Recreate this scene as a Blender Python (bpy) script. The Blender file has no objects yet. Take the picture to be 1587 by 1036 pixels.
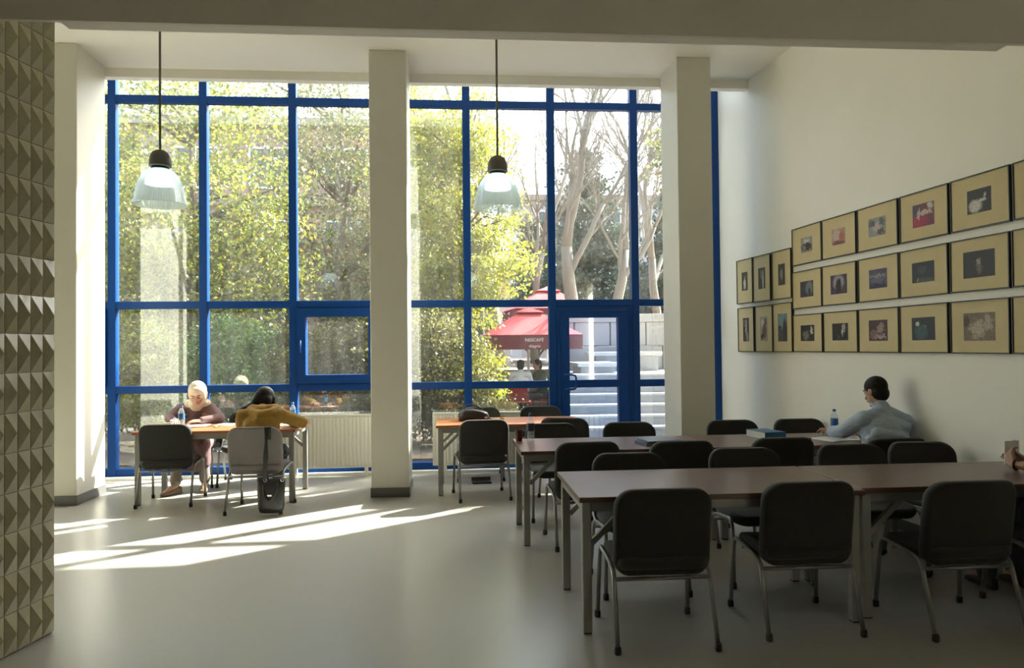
import bpy, bmesh, math, random
import numpy as np
from mathutils import Vector, Matrix

random.seed(7)
SC = bpy.context.scene
COL = SC.collection

# ------------------------------------------------------------------ camera, sky, sun, exposure
cam_d = bpy.data.cameras.new('camera')
cam = bpy.data.objects.new('camera', cam_d); COL.objects.link(cam)
cam_d.sensor_width = 36.0
cam_d.lens = 1150.0 / 1587.0 * 36.0
cam_d.clip_end = 300
yaw, pitch, roll = math.radians(4.67), math.radians(1.016), 0.010
fw = Vector((math.sin(yaw)*math.cos(pitch), math.cos(yaw)*math.cos(pitch), math.sin(pitch)))
r0 = Vector((math.cos(yaw), -math.sin(yaw), 0)); u0 = r0.cross(fw)
rr = math.cos(roll)*r0 - math.sin(roll)*u0
uu = math.cos(roll)*u0 + math.sin(roll)*r0
cam.matrix_world = Matrix(((rr.x, uu.x, -fw.x, 0), (rr.y, uu.y, -fw.y, 0), (rr.z, uu.z, -fw.z, 1.55), (0, 0, 0, 1)))
SC.camera = cam

SUN_AZ, SUN_EL = math.radians(54.0), math.radians(39.6)
SUN = Vector((math.sin(SUN_AZ)*math.cos(SUN_EL), math.cos(SUN_AZ)*math.cos(SUN_EL), math.sin(SUN_EL)))
world = bpy.data.worlds.new('sky'); SC.world = world
world.use_nodes = True
wn_ = world.node_tree
wn_.nodes.clear()
sky = wn_.nodes.new('ShaderNodeTexSky'); sky.sky_type = 'NISHITA'; sky.sun_disc = False
sky.sun_elevation = SUN_EL; sky.sun_rotation = SUN_AZ
sky.dust_density = 4.0; sky.air_density = 1.0; sky.ozone_density = 1.0
bg = wn_.nodes.new('ShaderNodeBackground'); bg.inputs['Strength'].default_value = 0.75
hs = wn_.nodes.new('ShaderNodeHueSaturation'); hs.inputs['Saturation'].default_value = 0.55
wo = wn_.nodes.new('ShaderNodeOutputWorld')
wn_.links.new(sky.outputs[0], hs.inputs['Color']); wn_.links.new(hs.outputs[0], bg.inputs['Color']); wn_.links.new(bg.outputs[0], wo.inputs[0])
sun_d = bpy.data.lights.new('sun', 'SUN'); sun_d.energy = 21.0; sun_d.angle = math.radians(0.6); sun_d.color = (1.0, 0.945, 0.84)
sun = bpy.data.objects.new('sun', sun_d); COL.objects.link(sun)
sun.rotation_euler = SUN.to_track_quat('Z', 'Y').to_euler(); sun.location = SUN * 60

SC.view_settings.view_transform = 'Standard'; SC.view_settings.look = 'None'
SC.view_settings.gamma = 1.0; SC.view_settings.use_curve_mapping = False
SC.view_settings.exposure = 1.03
cy = SC.cycles
cy.use_denoising = True
cy.max_bounces = 10; cy.diffuse_bounces = 7; cy.glossy_bounces = 4; cy.transmission_bounces = 6; cy.transparent_max_bounces = 24
cy.caustics_reflective = False; cy.caustics_refractive = False
cy.sample_clamp_indirect = 6.0

# ------------------------------------------------------------------ helpers
class MB:
    def __init__(s): s.v = []; s.f = []
    def add(s, vs, fs):
        o = len(s.v); s.v += [tuple(p) for p in vs]; s.f += [tuple(i+o for i in f) for f in fs]; return s
    def box(s, x0, x1, y0, y1, z0, z1):
        return s.add([(x0,y0,z0),(x1,y0,z0),(x1,y1,z0),(x0,y1,z0),(x0,y0,z1),(x1,y0,z1),(x1,y1,z1),(x0,y1,z1)],
                     [(0,3,2,1),(4,5,6,7),(0,1,5,4),(1,2,6,5),(2,3,7,6),(3,0,4,7)])
    def obox(s, c, size, M):
        a = [Vector((x,y,z)) for z in (-.5,.5) for x,y in ((-.5,-.5),(.5,-.5),(.5,.5),(-.5,.5))]
        vs = [Vector(c) + M @ Vector((p.x*size[0], p.y*size[1], p.z*size[2])) for p in a]
        return s.add(vs, [(0,3,2,1),(4,5,6,7),(0,1,5,4),(1,2,6,5),(2,3,7,6),(3,0,4,7)])
    def bar(s, a, b, w, h):
        a, b = Vector(a), Vector(b); d = (b-a)
        q = d.to_track_quat('X', 'Z').to_matrix()
        return s.obox((a+b)/2, (d.length, w, h), q)
    def loft(s, rings, cap=True, closed=False):
        n = len(rings[0]); o = len(s.v); fs = []
        for r in rings: s.v += [tuple(p) for p in r]
        m = len(rings)
        for i in range(m if closed else m-1):
            j = (i+1) % m
            for k in range(n):
                l = (k+1) % n
                fs.append((o+i*n+k, o+i*n+l, o+j*n+l, o+j*n+k))
        if cap and not closed:
            fs.append(tuple(o+k for k in reversed(range(n)))); fs.append(tuple(o+(m-1)*n+k for k in range(n)))
        s.f += fs; return s
    def tube(s, pts, r, n=8, closed=False):
        P = [Vector(p) for p in pts]; rings = []; m = len(P)
        R = r if isinstance(r, (list, tuple)) else [r]*m
        t = (P[1]-P[0]).normalized()
        up = Vector((0,0,1)) if abs(t.z) < .9 else Vector((1,0,0))
        x = (up - t*up.dot(t)).normalized()
        for i in range(m):
            if closed: t = (P[(i+1) % m]-P[i-1])
            else: t = (P[min(i+1, m-1)]-P[max(i-1, 0)])
            t.normalize()
            x = (x - t*x.dot(t)).normalized(); y = t.cross(x)
            rings.append([P[i] + (x*math.cos(2*math.pi*k/n) + y*math.sin(2*math.pi*k/n))*R[i] for k in range(n)])
        return s.loft(rings, cap=True, closed=closed)
    def lathe(s, prof, n=20, c=(0,0,0), cap=True):
        rings = [[(c[0]+r*math.cos(2*math.pi*k/n), c[1]+r*math.sin(2*math.pi*k/n), c[2]+z) for k in range(n)] for r, z in prof]
        return s.loft(rings, cap=cap)
    def capsule(s, a, b, ra, rb, n=12):
        a, b = Vector(a), Vector(b); d = b-a; L = d.length
        if L < 1e-5: return s.ell(a, (ra, ra, ra))
        pts, rad = [], []
        t = d/L
        for k in range(5):
            th = math.pi/2*(k+.15)/5; pts.append(a - t*ra*math.cos(th)); rad.append(ra*math.sin(th))
        for k in range(4): pts.append(a + d*k/3); rad.append(ra+(rb-ra)*k/3)
        for k in range(4, -1, -1):
            th = math.pi/2*(k+.15)/5; pts.append(b + t*rb*math.cos(th)); rad.append(rb*math.sin(th))
        return s.tube(pts, rad, n)
    def chain(s, pts, rad, n=12):
        for i in range(len(pts)-1): s.capsule(pts[i], pts[i+1], rad[i], rad[i+1], n)
        return s
    def ell(s, c, r, M=None, n=16, m=10):
        c = Vector(c); rings = []
        for i in range(m+1):
            th = math.pi*(i+.02 if i == 0 else (i-.02 if i == m else i))/m
            ring = []
            for k in range(n):
                p = Vector((r[0]*math.sin(th)*math.cos(2*math.pi*k/n), r[1]*math.sin(th)*math.sin(2*math.pi*k/n), -r[2]*math.cos(th)))
                ring.append(c + (M @ p if M else p))
            rings.append(ring)
        return s.loft(rings)
    def build(s, name, mat, parent=None, smooth=False, bevel=0, seg=2, origin=None, loc=None):
        vs = s.v
        if origin is not None: vs = [(p[0]-origin[0], p[1]-origin[1], p[2]-origin[2]) for p in vs]
        me = bpy.data.meshes.new(name); me.from_pydata(vs, [], s.f); me.update()
        if bevel:
            bm = bmesh.new(); bm.from_mesh(me)
            es = [e for e in bm.edges if len(e.link_faces) == 2 and e.calc_face_angle(0) > .6]
            bmesh.ops.bevel(bm, geom=es, offset=bevel, segments=seg, affect='EDGES', profile=.5)
            bm.to_mesh(me); bm.free()
        if smooth:
            me.polygons.foreach_set('use_smooth', [True]*len(me.polygons))
            if smooth == 'auto': me.set_sharp_from_angle(angle=math.radians(40))
        if mat: me.materials.append(mat)
        ob = bpy.data.objects.new(name, me); COL.objects.link(ob)
        if parent: ob.parent = parent
        if loc is not None: ob.location = loc
        return ob

def fillet(pts, r=.03, n=4):
    P = [Vector(p) for p in pts]; out = [P[0]]
    for i in range(1, len(P)-1):
        a, b, c = P[i-1], P[i], P[i+1]
        ra = min(r, (a-b).length*.45, (c-b).length*.45)
        p0 = b+(a-b).normalized()*ra; p1 = b+(c-b).normalized()*ra
        for k in range(n+1):
            t = k/n; out.append(p0*(1-t)**2 + b*2*t*(1-t) + p1*t*t)
    out.append(P[-1]); return out

def tag(o, label=None, cat=None, group=None, kind=None):
    if label: o['label'] = label
    if cat: o['category'] = cat
    if group: o['group'] = group
    if kind: o['kind'] = kind
    return o
def thing(name, label, cat, loc=(0,0,0), rotz=0.0, group=None):
    o = bpy.data.objects.new(name, None); COL.objects.link(o); o.empty_display_size = .1
    o.location = loc; o.rotation_euler = (0, 0, rotz)
    return tag(o, label, cat, group)
def struct(o, label=None, cat=None): return tag(o, label, cat, kind='structure')
def dup(root, loc, rotz, label, group=None):
    def cp(o, par):
        c = o.copy(); COL.objects.link(c); c.parent = par
        for ch in kids.get(o.name, []): cp(ch, c)
        return c
    kids = {}
    for o in list(root.children_recursive): kids.setdefault(o.parent.name, []).append(o)
    c = cp(root, None); c.location = loc; c.rotation_euler = (0, 0, rotz); c['label'] = label
    if group: c['group'] = group
    return c
def organic(name, mb, mat, parent=None, origin=(0,0,0), voxel=.008, smooth=4, fac=.5):
    ob = mb.build(name+'_raw', None, origin=origin)
    m = ob.modifiers.new('r', 'REMESH'); m.mode = 'VOXEL'; m.voxel_size = voxel; m.use_smooth_shade = True
    m2 = ob.modifiers.new('s', 'SMOOTH'); m2.factor = fac; m2.iterations = smooth
    dg = bpy.context.evaluated_depsgraph_get(); dg.update()
    me = bpy.data.meshes.new_from_object(ob.evaluated_get(dg)); me.name = name
    old = ob.data; bpy.data.objects.remove(ob); bpy.data.meshes.remove(old)
    me.polygons.foreach_set('use_smooth', [True]*len(me.polygons))
    me.materials.clear(); me.materials.append(mat)
    o = bpy.data.objects.new(name, me); COL.objects.link(o)
    if parent: o.parent = parent
    return o

def nd(t, typ, **kw):
    n = t.nodes.new(typ)
    for k, v in kw.items(): setattr(n, k, v)
    return n
def mat(name, col, rough=.5, metal=0.0, var=0.0, vscale=5.0, bump=0.0, bscale=60.0, spec=.5, sheen=0.0, stretch=None, rvar=0.0, bdist=.01):
    m = bpy.data.materials.new(name); m.use_nodes = True; t = m.node_tree
    b = t.nodes['Principled BSDF']
    b.inputs['Roughness'].default_value = rough; b.inputs['Metallic'].default_value = metal
    b.inputs['Specular IOR Level'].default_value = spec
    if sheen: b.inputs['Sheen Weight'].default_value = sheen
    tc = nd(t, 'ShaderNodeTexCoord'); src = tc.outputs['Object']
    if stretch:
        mp = nd(t, 'ShaderNodeMapping'); mp.inputs['Scale'].default_value = stretch; t.links.new(src, mp.inputs[0]); src = mp.outputs[0]
    nz = nd(t, 'ShaderNodeTexNoise'); nz.inputs['Scale'].default_value = vscale; nz.inputs['Detail'].default_value = 5
    t.links.new(src, nz.inputs['Vector'])
    rp = nd(t, 'ShaderNodeMapRange'); rp.inputs[1].default_value = .15; rp.inputs[2].default_value = .85
    rp.inputs[3].default_value = 1-var; rp.inputs[4].default_value = 1+var
    t.links.new(nz.outputs[0], rp.inputs[0])
    mx = nd(t, 'ShaderNodeVectorMath', operation='SCALE'); mx.inputs[0].default_value = col[:3]
    t.links.new(rp.outputs[0], mx.inputs['Scale']); t.links.new(mx.outputs[0], b.inputs['Base Color'])
    if rvar:
        r2 = nd(t, 'ShaderNodeMapRange'); r2.inputs[1].default_value = .15; r2.inputs[2].default_value = .85
        r2.inputs[3].default_value = rough-rvar; r2.inputs[4].default_value = rough+rvar
        t.links.new(nz.outputs[0], r2.inputs[0]); t.links.new(r2.outputs[0], b.inputs['Roughness'])
    if bump:
        n2 = nd(t, 'ShaderNodeTexNoise'); n2.inputs['Scale'].default_value = bscale; n2.inputs['Detail'].default_value = 3
        t.links.new(src, n2.inputs['Vector'])
        bp = nd(t, 'ShaderNodeBump'); bp.inputs['Strength'].default_value = bump; bp.inputs['Distance'].default_value = bdist
        t.links.new(n2.outputs[0], bp.inputs['Height']); t.links.new(bp.outputs[0], b.inputs['Normal'])
    return m
def glass_mat(name, refl=.07, tint=(.93,.96,.95), dirt_haze=.05, rough=0.0, dirt_scale=3.0):
    m = bpy.data.materials.new(name); m.use_nodes = True; t = m.node_tree; t.nodes.clear()
    out = nd(t, 'ShaderNodeOutputMaterial')
    tr = nd(t, 'ShaderNodeBsdfTransparent'); tr.inputs[0].default_value = (*tint, 1)
    gl = nd(t, 'ShaderNodeBsdfGlossy'); gl.inputs['Roughness'].default_value = rough
    fr = nd(t, 'ShaderNodeLayerWeight'); fr.inputs['Blend'].default_value = .35
    mr = nd(t, 'ShaderNodeMapRange'); mr.inputs[3].default_value = refl; mr.inputs[4].default_value = .9
    pw = nd(t, 'ShaderNodeMath', operation='POWER'); pw.inputs[1].default_value = 3.0
    t.links.new(fr.outputs['Facing'], pw.inputs[0]); t.links.new(pw.outputs[0], mr.inputs[0])
    mx = nd(t, 'ShaderNodeMixShader'); t.links.new(mr.outputs[0], mx.inputs[0]); t.links.new(tr.outputs[0], mx.inputs[1]); t.links.new(gl.outputs[0], mx.inputs[2])
    last = mx.outputs[0]
    if dirt_haze:  # streaky dirt on the pane, doubling as the outdoor haze
        tl = nd(t, 'ShaderNodeBsdfTranslucent'); tl.inputs[0].default_value = (.8,.8,.78,1)
        tc = nd(t, 'ShaderNodeTexCoord'); mp = nd(t, 'ShaderNodeMapping'); mp.inputs['Scale'].default_value = (3,1,.35)
        nz = nd(t, 'ShaderNodeTexNoise'); nz.inputs['Scale'].default_value = dirt_scale; nz.inputs['Detail'].default_value = 4
        t.links.new(tc.outputs['Object'], mp.inputs[0]); t.links.new(mp.outputs[0], nz.inputs['Vector'])
        r2 = nd(t, 'ShaderNodeMapRange'); r2.inputs[1].default_value = .3; r2.inputs[2].default_value = .75
        r2.inputs[3].default_value = dirt_haze*.35; r2.inputs[4].default_value = dirt_haze*1.6
        t.links.new(nz.outputs[0], r2.inputs[0])
        m2 = nd(t, 'ShaderNodeMixShader'); t.links.new(r2.outputs[0], m2.inputs[0]); t.links.new(last, m2.inputs[1]); t.links.new(tl.outputs[0], m2.inputs[2]); last = m2.outputs[0]
    t.links.new(last, out.inputs[0])
    return m
def leaf_mat(name, stops, transl=.45):
    m = bpy.data.materials.new(name); m.use_nodes = True; t = m.node_tree; t.nodes.clear()
    out = nd(t, 'ShaderNodeOutputMaterial'); ge = nd(t, 'ShaderNodeNewGeometry'); cr = nd(t, 'ShaderNodeValToRGB')
    els = cr.color_ramp.elements
    while len(els) < len(stops): els.new(.5)
    for e, (p, c) in zip(els, stops): e.position = p; e.color = (*c, 1)
    t.links.new(ge.outputs['Random Per Island'], cr.inputs[0])
    d = nd(t, 'ShaderNodeBsdfDiffuse'); tl = nd(t, 'ShaderNodeBsdfTranslucent'); mx = nd(t, 'ShaderNodeMixShader'); mx.inputs[0].default_value = transl
    g = nd(t, 'ShaderNodeBsdfGlossy'); g.inputs['Roughness'].default_value = .45; m2 = nd(t, 'ShaderNodeMixShader'); m2.inputs[0].default_value = .05
    t.links.new(cr.outputs[0], d.inputs[0]); t.links.new(cr.outputs[0], tl.inputs[0])
    t.links.new(d.outputs[0], mx.inputs[1]); t.links.new(tl.outputs[0], mx.inputs[2])
    t.links.new(mx.outputs[0], m2.inputs[1]); t.links.new(g.outputs[0], m2.inputs[2]); t.links.new(m2.outputs[0], out.inputs[0])
    return m

M = {}
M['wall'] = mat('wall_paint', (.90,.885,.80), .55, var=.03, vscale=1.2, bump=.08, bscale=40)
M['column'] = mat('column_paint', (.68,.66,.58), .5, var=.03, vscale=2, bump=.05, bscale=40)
M['ceil'] = mat('ceiling_paint', (.86,.84,.77), .7, var=.02, vscale=1)
M['beam'] = mat('beam_paint', (.80,.77,.68), .6, var=.03, vscale=1)
M['floor'] = mat('floor_vinyl', (.38,.365,.315), .30, var=.05, vscale=1.1, rvar=.03)
M['base'] = mat('baseboard_grey', (.13,.13,.125), .4, var=.05)
M['blue'] = mat('blue_paint', (.005,.048,.205), .4, var=.05, vscale=4, spec=.2)
M['tile'] = mat('glazed_tile', (.40,.37,.23), .22, var=.12, vscale=9, bump=.25, bscale=18)
M['grout'] = mat('tile_grout', (.20,.18,.12), .8, var=.1)
M['glass'] = glass_mat('window_glass', refl=.125, dirt_haze=.009)
M['doorglass'] = glass_mat('door_glass', refl=.10, tint=(.78,.88,1.0), dirt_haze=.012)
M['rad'] = mat('radiator_enamel', (.80,.78,.70), .35, var=.02)
M['fabric'] = mat('charcoal_fabric', (.026,.0255,.023), .85, var=.12, vscale=30, bump=.15, bscale=300, sheen=.15)
M['greyfab'] = mat('grey_fabric', (.17,.155,.15), .75, var=.08, vscale=30, bump=.1, bscale=300)
M['tube'] = mat('grey_steel_tube', (.30,.30,.29), .38, metal=.75, var=.04)
M['rubber'] = mat('black_rubber', (.015,.015,.015), .6)
M['leg'] = mat('table_leg_steel', (.30,.30,.275), .42, metal=.3, var=.05)
M['wood'] = mat('dark_walnut_laminate', (.125,.062,.042), .30, var=.16, vscale=9, stretch=(1,9,1), bump=.02, bscale=30)
M['wood_sunlit'] = mat('sunlit_laminate', (.36,.135,.055), .30, var=.14, vscale=9, stretch=(1,9,1), bump=.02, bscale=30)  # same laminate with the sunlight on it put into a lighter orange colour
M['frame'] = mat('black_frame', (.018,.018,.018), .35, var=.1)
M['mat'] = mat('cream_passepartout', (.62,.52,.29), .7, var=.05, vscale=8)
M['lampcap'] = mat('lamp_housing', (.13,.125,.105), .5, var=.05)
M['dark'] = mat('dark_plastic', (.02,.02,.02), .4, var=.1)
M['leather'] = mat('black_leather', (.016,.016,.016), .38, var=.15, vscale=14, bump=.2, bscale=70)
M['paper'] = mat('paper_white', (.85,.85,.82), .7, var=.02)
M['skin'] = mat('skin', (.50,.29,.20), .5, var=.06, vscale=20)
M['skin2'] = mat('skin_tan', (.42,.24,.16), .5, var=.06, vscale=20)
M['hair'] = mat('dark_hair', (.010,.007,.005), .6, var=.3, vscale=30, stretch=(6,6,1), spec=.25)
M['chrome'] = mat('chrome', (.7,.7,.7), .15, metal=1)
M['white'] = mat('white_paint', (.82,.82,.80), .5, var=.02)

# ------------------------------------------------------------------ room
WA = math.radians(-3.89); WD = Vector((math.sin(WA), math.cos(WA), 0)); WN = Vector((WD.y, -WD.x, 0)); DW = 4.103
def wall_pt(s, z=0.0, off=0.0): return WN*(DW-off) + WD*s + Vector((0, 0, z))
YW = 9.40; CEIL = 4.69; XL = -9.5

struct(MB().box(XL-.3, 4.7, -4.3, YW+.12, -.15, 0).build('floor', M['floor']), 'light grey polished vinyl floor with sun patches', 'floor')
c1 = MB().box(XL-.2, 4.6, 3.87, 8.49, CEIL, CEIL+.5).build('ceiling', M['ceil'])
struct(c1, 'high white ceiling above the columns', 'ceiling')
struct(MB().box(XL-.2, 3.75, 8.491, 8.60, 4.59, 5.65).build('trim_1', M['ceil']), 'white downstand edge of the ceiling before the window', 'trim')
struct(MB().box(XL-.2, 3.9, 8.61, YW+.1, 5.58, 5.8).build('ceiling', M['ceil']), 'white soffit at the top of the tall window', 'ceiling')
struct(MB().box(XL-.2, 4.7, -4.3, 3.76, 3.55, 3.75).build('ceiling', M['ceil']), 'lower ceiling of the near part of the room', 'ceiling')
bm_ = struct(MB().box(-2.75, 4.7, 3.765, 3.79, 3.17, CEIL+.3).build('trim_2', M['beam']), 'grey bulkhead panel crossing the top of the room', 'trim')
MB().box(-1.90, 3.035, 3.7905, 3.868, 3.17, 3.40).build('lower_edge', M['ceil'], bm_)
# right wall (slightly out of square with the window front)
mb = MB()
a, b = wall_pt(-4.2), wall_pt(9.19)
o2 = WN*.25
mb.add([a, b, b+o2, a+o2, a+Vector((0,0,6)), b+Vector((0,0,6)), b+o2+Vector((0,0,6)), a+o2+Vector((0,0,6))],
       [(0,3,2,1),(4,5,6,7),(0,1,5,4),(1,2,6,5),(2,3,7,6),(3,0,4,7)])
struct(mb.build('wall_right', M['wall']), 'white wall hung with framed photographs', 'wall')
struct(MB().box(XL-.2, XL, 4.2, YW+.1, 0, 5.8).build('wall_left', M['wall']), 'white side wall hidden behind the tiled pier', 'wall')
struct(MB().box(-4.5, 4.7, -4.3, -4.15, 0, 3.6).build('wall_back', M['wall']), 'white wall behind the camera', 'wall')
mb = MB(); bb = MB()
a, b = wall_pt(-4.1, 0, .012), wall_pt(8.9, 0, .012); o2 = WN*.011; zz = Vector((0,0,.09))
mb.add([a, b, b+o2, a+o2, a+zz, b+zz, b+o2+zz, a+o2+zz], [(0,3,2,1),(4,5,6,7),(0,1,5,4),(1,2,6,5),(2,3,7,6),(3,0,4,7)])
struct(mb.build('baseboard_right', M['base']), 'dark grey skirting along the picture wall', 'baseboard')

# tiled pier
TC = Vector((-2.198, 4.315, 0)); TD = Vector((.182, .983, 0)).normalized(); TN = Vector((TD.y, -TD.x, 0))
tw = thing('wall_left', 'pier clad in olive glazed pyramid tiles at the left edge', 'wall'); tw['kind'] = 'structure'
e = TC + TD*(-8.0); mb = MB(); th = -TN*.35
c0, c1_ = TC - TN*.012, e - TN*.012
c2_, c3_ = c1_ + th, c0 + th
zz = Vector((0,0,CEIL))
mb.add([c0, c3_, c2_, c1_, c0+zz, c3_+zz, c2_+zz, c1_+zz], [(0,3,2,1),(4,5,6,7),(0,1,5,4),(1,2,6,5),(2,3,7,6),(3,0,4,7)])
mb.build('core', M['grout'], tw)
MB().box(XL-.2, -2.45, 4.0, 4.199, 0, CEIL).build('return_wall', M['grout'], tw)
tm = bpy.data.meshes.new('tile')
w_, h_, g_ = .0885, .2045, .0016
vs = [(g_,0,g_),(w_-g_,0,g_),(w_-g_,0,h_-g_),(g_,0,h_-g_),(g_,-.012,g_),(w_-g_,-.012,g_),(w_-g_,-.012,h_-g_),(g_,-.012,h_-g_),(w_/2,-.046,h_/2)]
tm.from_pydata(vs, [], [(0,1,5,4),(1,2,6,5),(2,3,7,6),(3,0,4,7),(4,5,8),(5,6,8),(6,7,8),(7,4,8)]); tm.materials.append(M['tile'])
rz = math.atan2(TD.y, TD.x)
for cidx in range(9):
    for r in range(17):
        o = bpy.data.objects.new('tile', tm); COL.objects.link(o); o.parent = tw
        p = TC - TD*(w_*(cidx+1)) - TN*.012
        # local x along TD, local -y out of the wall (towards the room)
        o.location = (p.x, p.y, .01+r*h_); o.rotation_euler = (0, 0, rz)

# columns
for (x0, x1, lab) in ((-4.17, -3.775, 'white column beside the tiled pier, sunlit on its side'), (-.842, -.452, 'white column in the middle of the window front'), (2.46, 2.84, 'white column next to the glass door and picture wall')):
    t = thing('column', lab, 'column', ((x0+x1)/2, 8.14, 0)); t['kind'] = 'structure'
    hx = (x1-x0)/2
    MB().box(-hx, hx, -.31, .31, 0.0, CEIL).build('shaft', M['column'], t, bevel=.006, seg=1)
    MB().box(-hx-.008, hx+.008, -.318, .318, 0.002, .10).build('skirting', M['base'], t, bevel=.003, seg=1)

# ------------------------------------------------------------------ window front
K0 = -5
X = [-4.10 + 1.0765*k for k in range(K0, 8)]      # mullion axes
Z1, Z2, Z3, ZT = 1.075, 2.105, 4.635, 5.50
win = thing('window_1', 'tall blue framed window front across the far wall', 'window', (0, YW, 0)); win['kind'] = 'structure'
mh = .048
for i, x in enumerate(X):
    MB().box(x-mh, x+mh, -.06, .045, .0, ZT+.08).build('mullion', M['blue'], win, bevel=.004, seg=1)
def rail(x0, x1, z, h=.045, dy=.055): MB().box(x0+mh+.001, x1-mh-.001, -dy, .04, z-h, z+h).build('transom', M['blue'], win, bevel=.004, seg=1)
def pane(x0, x1, z0, z1, par=win, m='glass', y=.0):
    MB().box(x0, x1, y-.004, y+.004, z0, z1).build('pane', M[m], par)
for i in range(len(X)-1):
    k = i+K0; x0, x1 = X[i], X[i+1]
    a0, a1 = x0+mh-.004, x1-mh+.004
    rail(x0, x1, Z3); rail(x0, x1, ZT); 
    pane(a0, a1, Z3+.045, ZT-.045); pane(a0, a1, Z2+.045, Z3-.045)
    rail(x0, x1, Z2)
    if k == 5: continue
    rail(x0, x1, Z1); rail(x0, x1, .06, .06)
    pane(a0, a1, .12, Z1-.045)
    if k in (-1, 2):
        f = bpy.data.objects.new('casement', None); COL.objects.link(f); f.parent = win
        s0, s1 = x0+mh+.004, x1-mh-.004; t0, t1 = Z1+.05, Z2-.05; w = .105
        fm = MB(); fm.box(s0, s1, -.095, .04, t0, t0+w).box(s0, s1, -.095, .04, t1-w, t1).box(s0, s0+w, -.095, .04, t0+w, t1-w).box(s1-w, s1, -.095, .04, t0+w, t1-w)
        fm.build('sash', M['blue'], f)
        pane(s0+w-.005, s1-w+.005, t0+w-.005, t1-w+.005, f)
        MB().tube(fillet([(s0+.05, -.094, 1.52), (s0+.05, -.135, 1.52), (s0+.05, -.135, 1.66)], .02), .009).build('handle', M['blue'], f, smooth=True)
    else:
        pane(a0, a1, Z1+.045, Z2-.045)
# door
dx0, dx1 = X[5-K0]+mh, X[6-K0]-mh
dr = thing('door_1', 'blue framed glass door to the terrace', 'door', (0, YW, 0)); dr['kind'] = 'structure'
fm = MB(); fm.box(dx0+.002, dx0+.05, -.072, .05, 0, Z2-.046).box(dx1-.05, dx1-.002, -.072, .05, 0, Z2-.046).box(dx0+.05, dx1-.05, -.072, .05, Z2-.09, Z2-.046)
fm.build('frame', M['blue'], dr)
l0, l1 = dx0+.055, dx1-.055; st = .105
lf = MB(); lf.box(l0, l0+st, -.09, .03, .02, 2.01).box(l1-st-.03, l1, -.09, .03, .02, 2.01).box(l0+st, l1-st-.03, -.09, .03, 1.915, 2.01).box(l0+st, l1-st-.03, -.09, .03, 1.03, 1.125).box(l0+st, l1-st-.03, -.09, .03, .02, .16)
leafo = lf.build('leaf', M['blue'], dr)
pane(l0+st-.005, l1-st-.025, 1.12, 1.92, dr, 'doorglass', -.03); pane(l0+st-.005, l1-st-.025, .155, 1.035, dr, 'doorglass', -.03)
hx_ = l0+.045
MB().tube(fillet([(hx_, -.088, 1.01), (hx_+.005, -.17, 1.01), (hx_+.12, -.20, 1.02), (hx_+.12, -.20, 1.19), (hx_+.005, -.17, 1.20), (hx_, -.088, 1.20)], .035), .013).build('handle', M['blue'], leafo, smooth=True)
# sill strip
struct(MB().box(XL, 3.5, YW-.16, YW-.08, 0, .035).build('trim_3', M['white']), 'white sill strip on the floor along the window', 'trim')

# ------------------------------------------------------------------ radiators
def radiator(x0, x1, label):
    t = thing('radiator', label, 'radiator', ((x0+x1)/2, 9.21, 0), group='panel radiators under the window')
    L = (x1-x0)/2; z0, z1 = .10, .74
    MB().box(-L, L, -.02, .04, z0, z1).build('body', M['rad'], t, bevel=.01)
    n = int((x1-x0)/.048); fl = None
    for i in range(n):
        cx = -L+.03+(2*L-.06)*(i+.5)/n
        if fl is None: fl = MB().add([(-.012,0,z0+.03),(.012,0,z0+.03),(.017,.012,z0+.02),(-.017,.012,z0+.02),(-.012,0,z1-.03),(.012,0,z1-.03),(.017,.012,z1-.02),(-.017,.012,z1-.02)], [(0,3,2,1),(4,5,6,7),(0,1,5,4),(1,2,6,5),(2,3,7,6),(3,0,4,7)]).build('fin', M['rad'], t, loc=(cx, -.033, 0))
        else:
            o = fl.copy(); COL.objects.link(o); o.parent = t; o.location = (cx, -.033, 0)
    MB().box(-L+.002, L-.002, -.035, .045, z1-.012, z1+.012).build('top_grille', M['rad'], t, bevel=.004, seg=1)
    MB().box(-L, -L+.03, -.032, .042, z0+.01, z1).build('side_panel', M['rad'], t)
    MB().box(L-.03, L, -.032, .042, z0+.01, z1).build('side_panel', M['rad'], t)
    for s in (-1, 1): MB().box(s*(L-.15)-.02, s*(L-.15)+.02, -.01, .05, 0, z0+.02).build('foot', M['rad'], t)
radiator(-2.05, -.90, 'cream panel radiator left of the middle column, behind hoodie woman')
radiator(-.24, 1.12, 'cream panel radiator behind the orange-lit brown table with a handbag')

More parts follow.
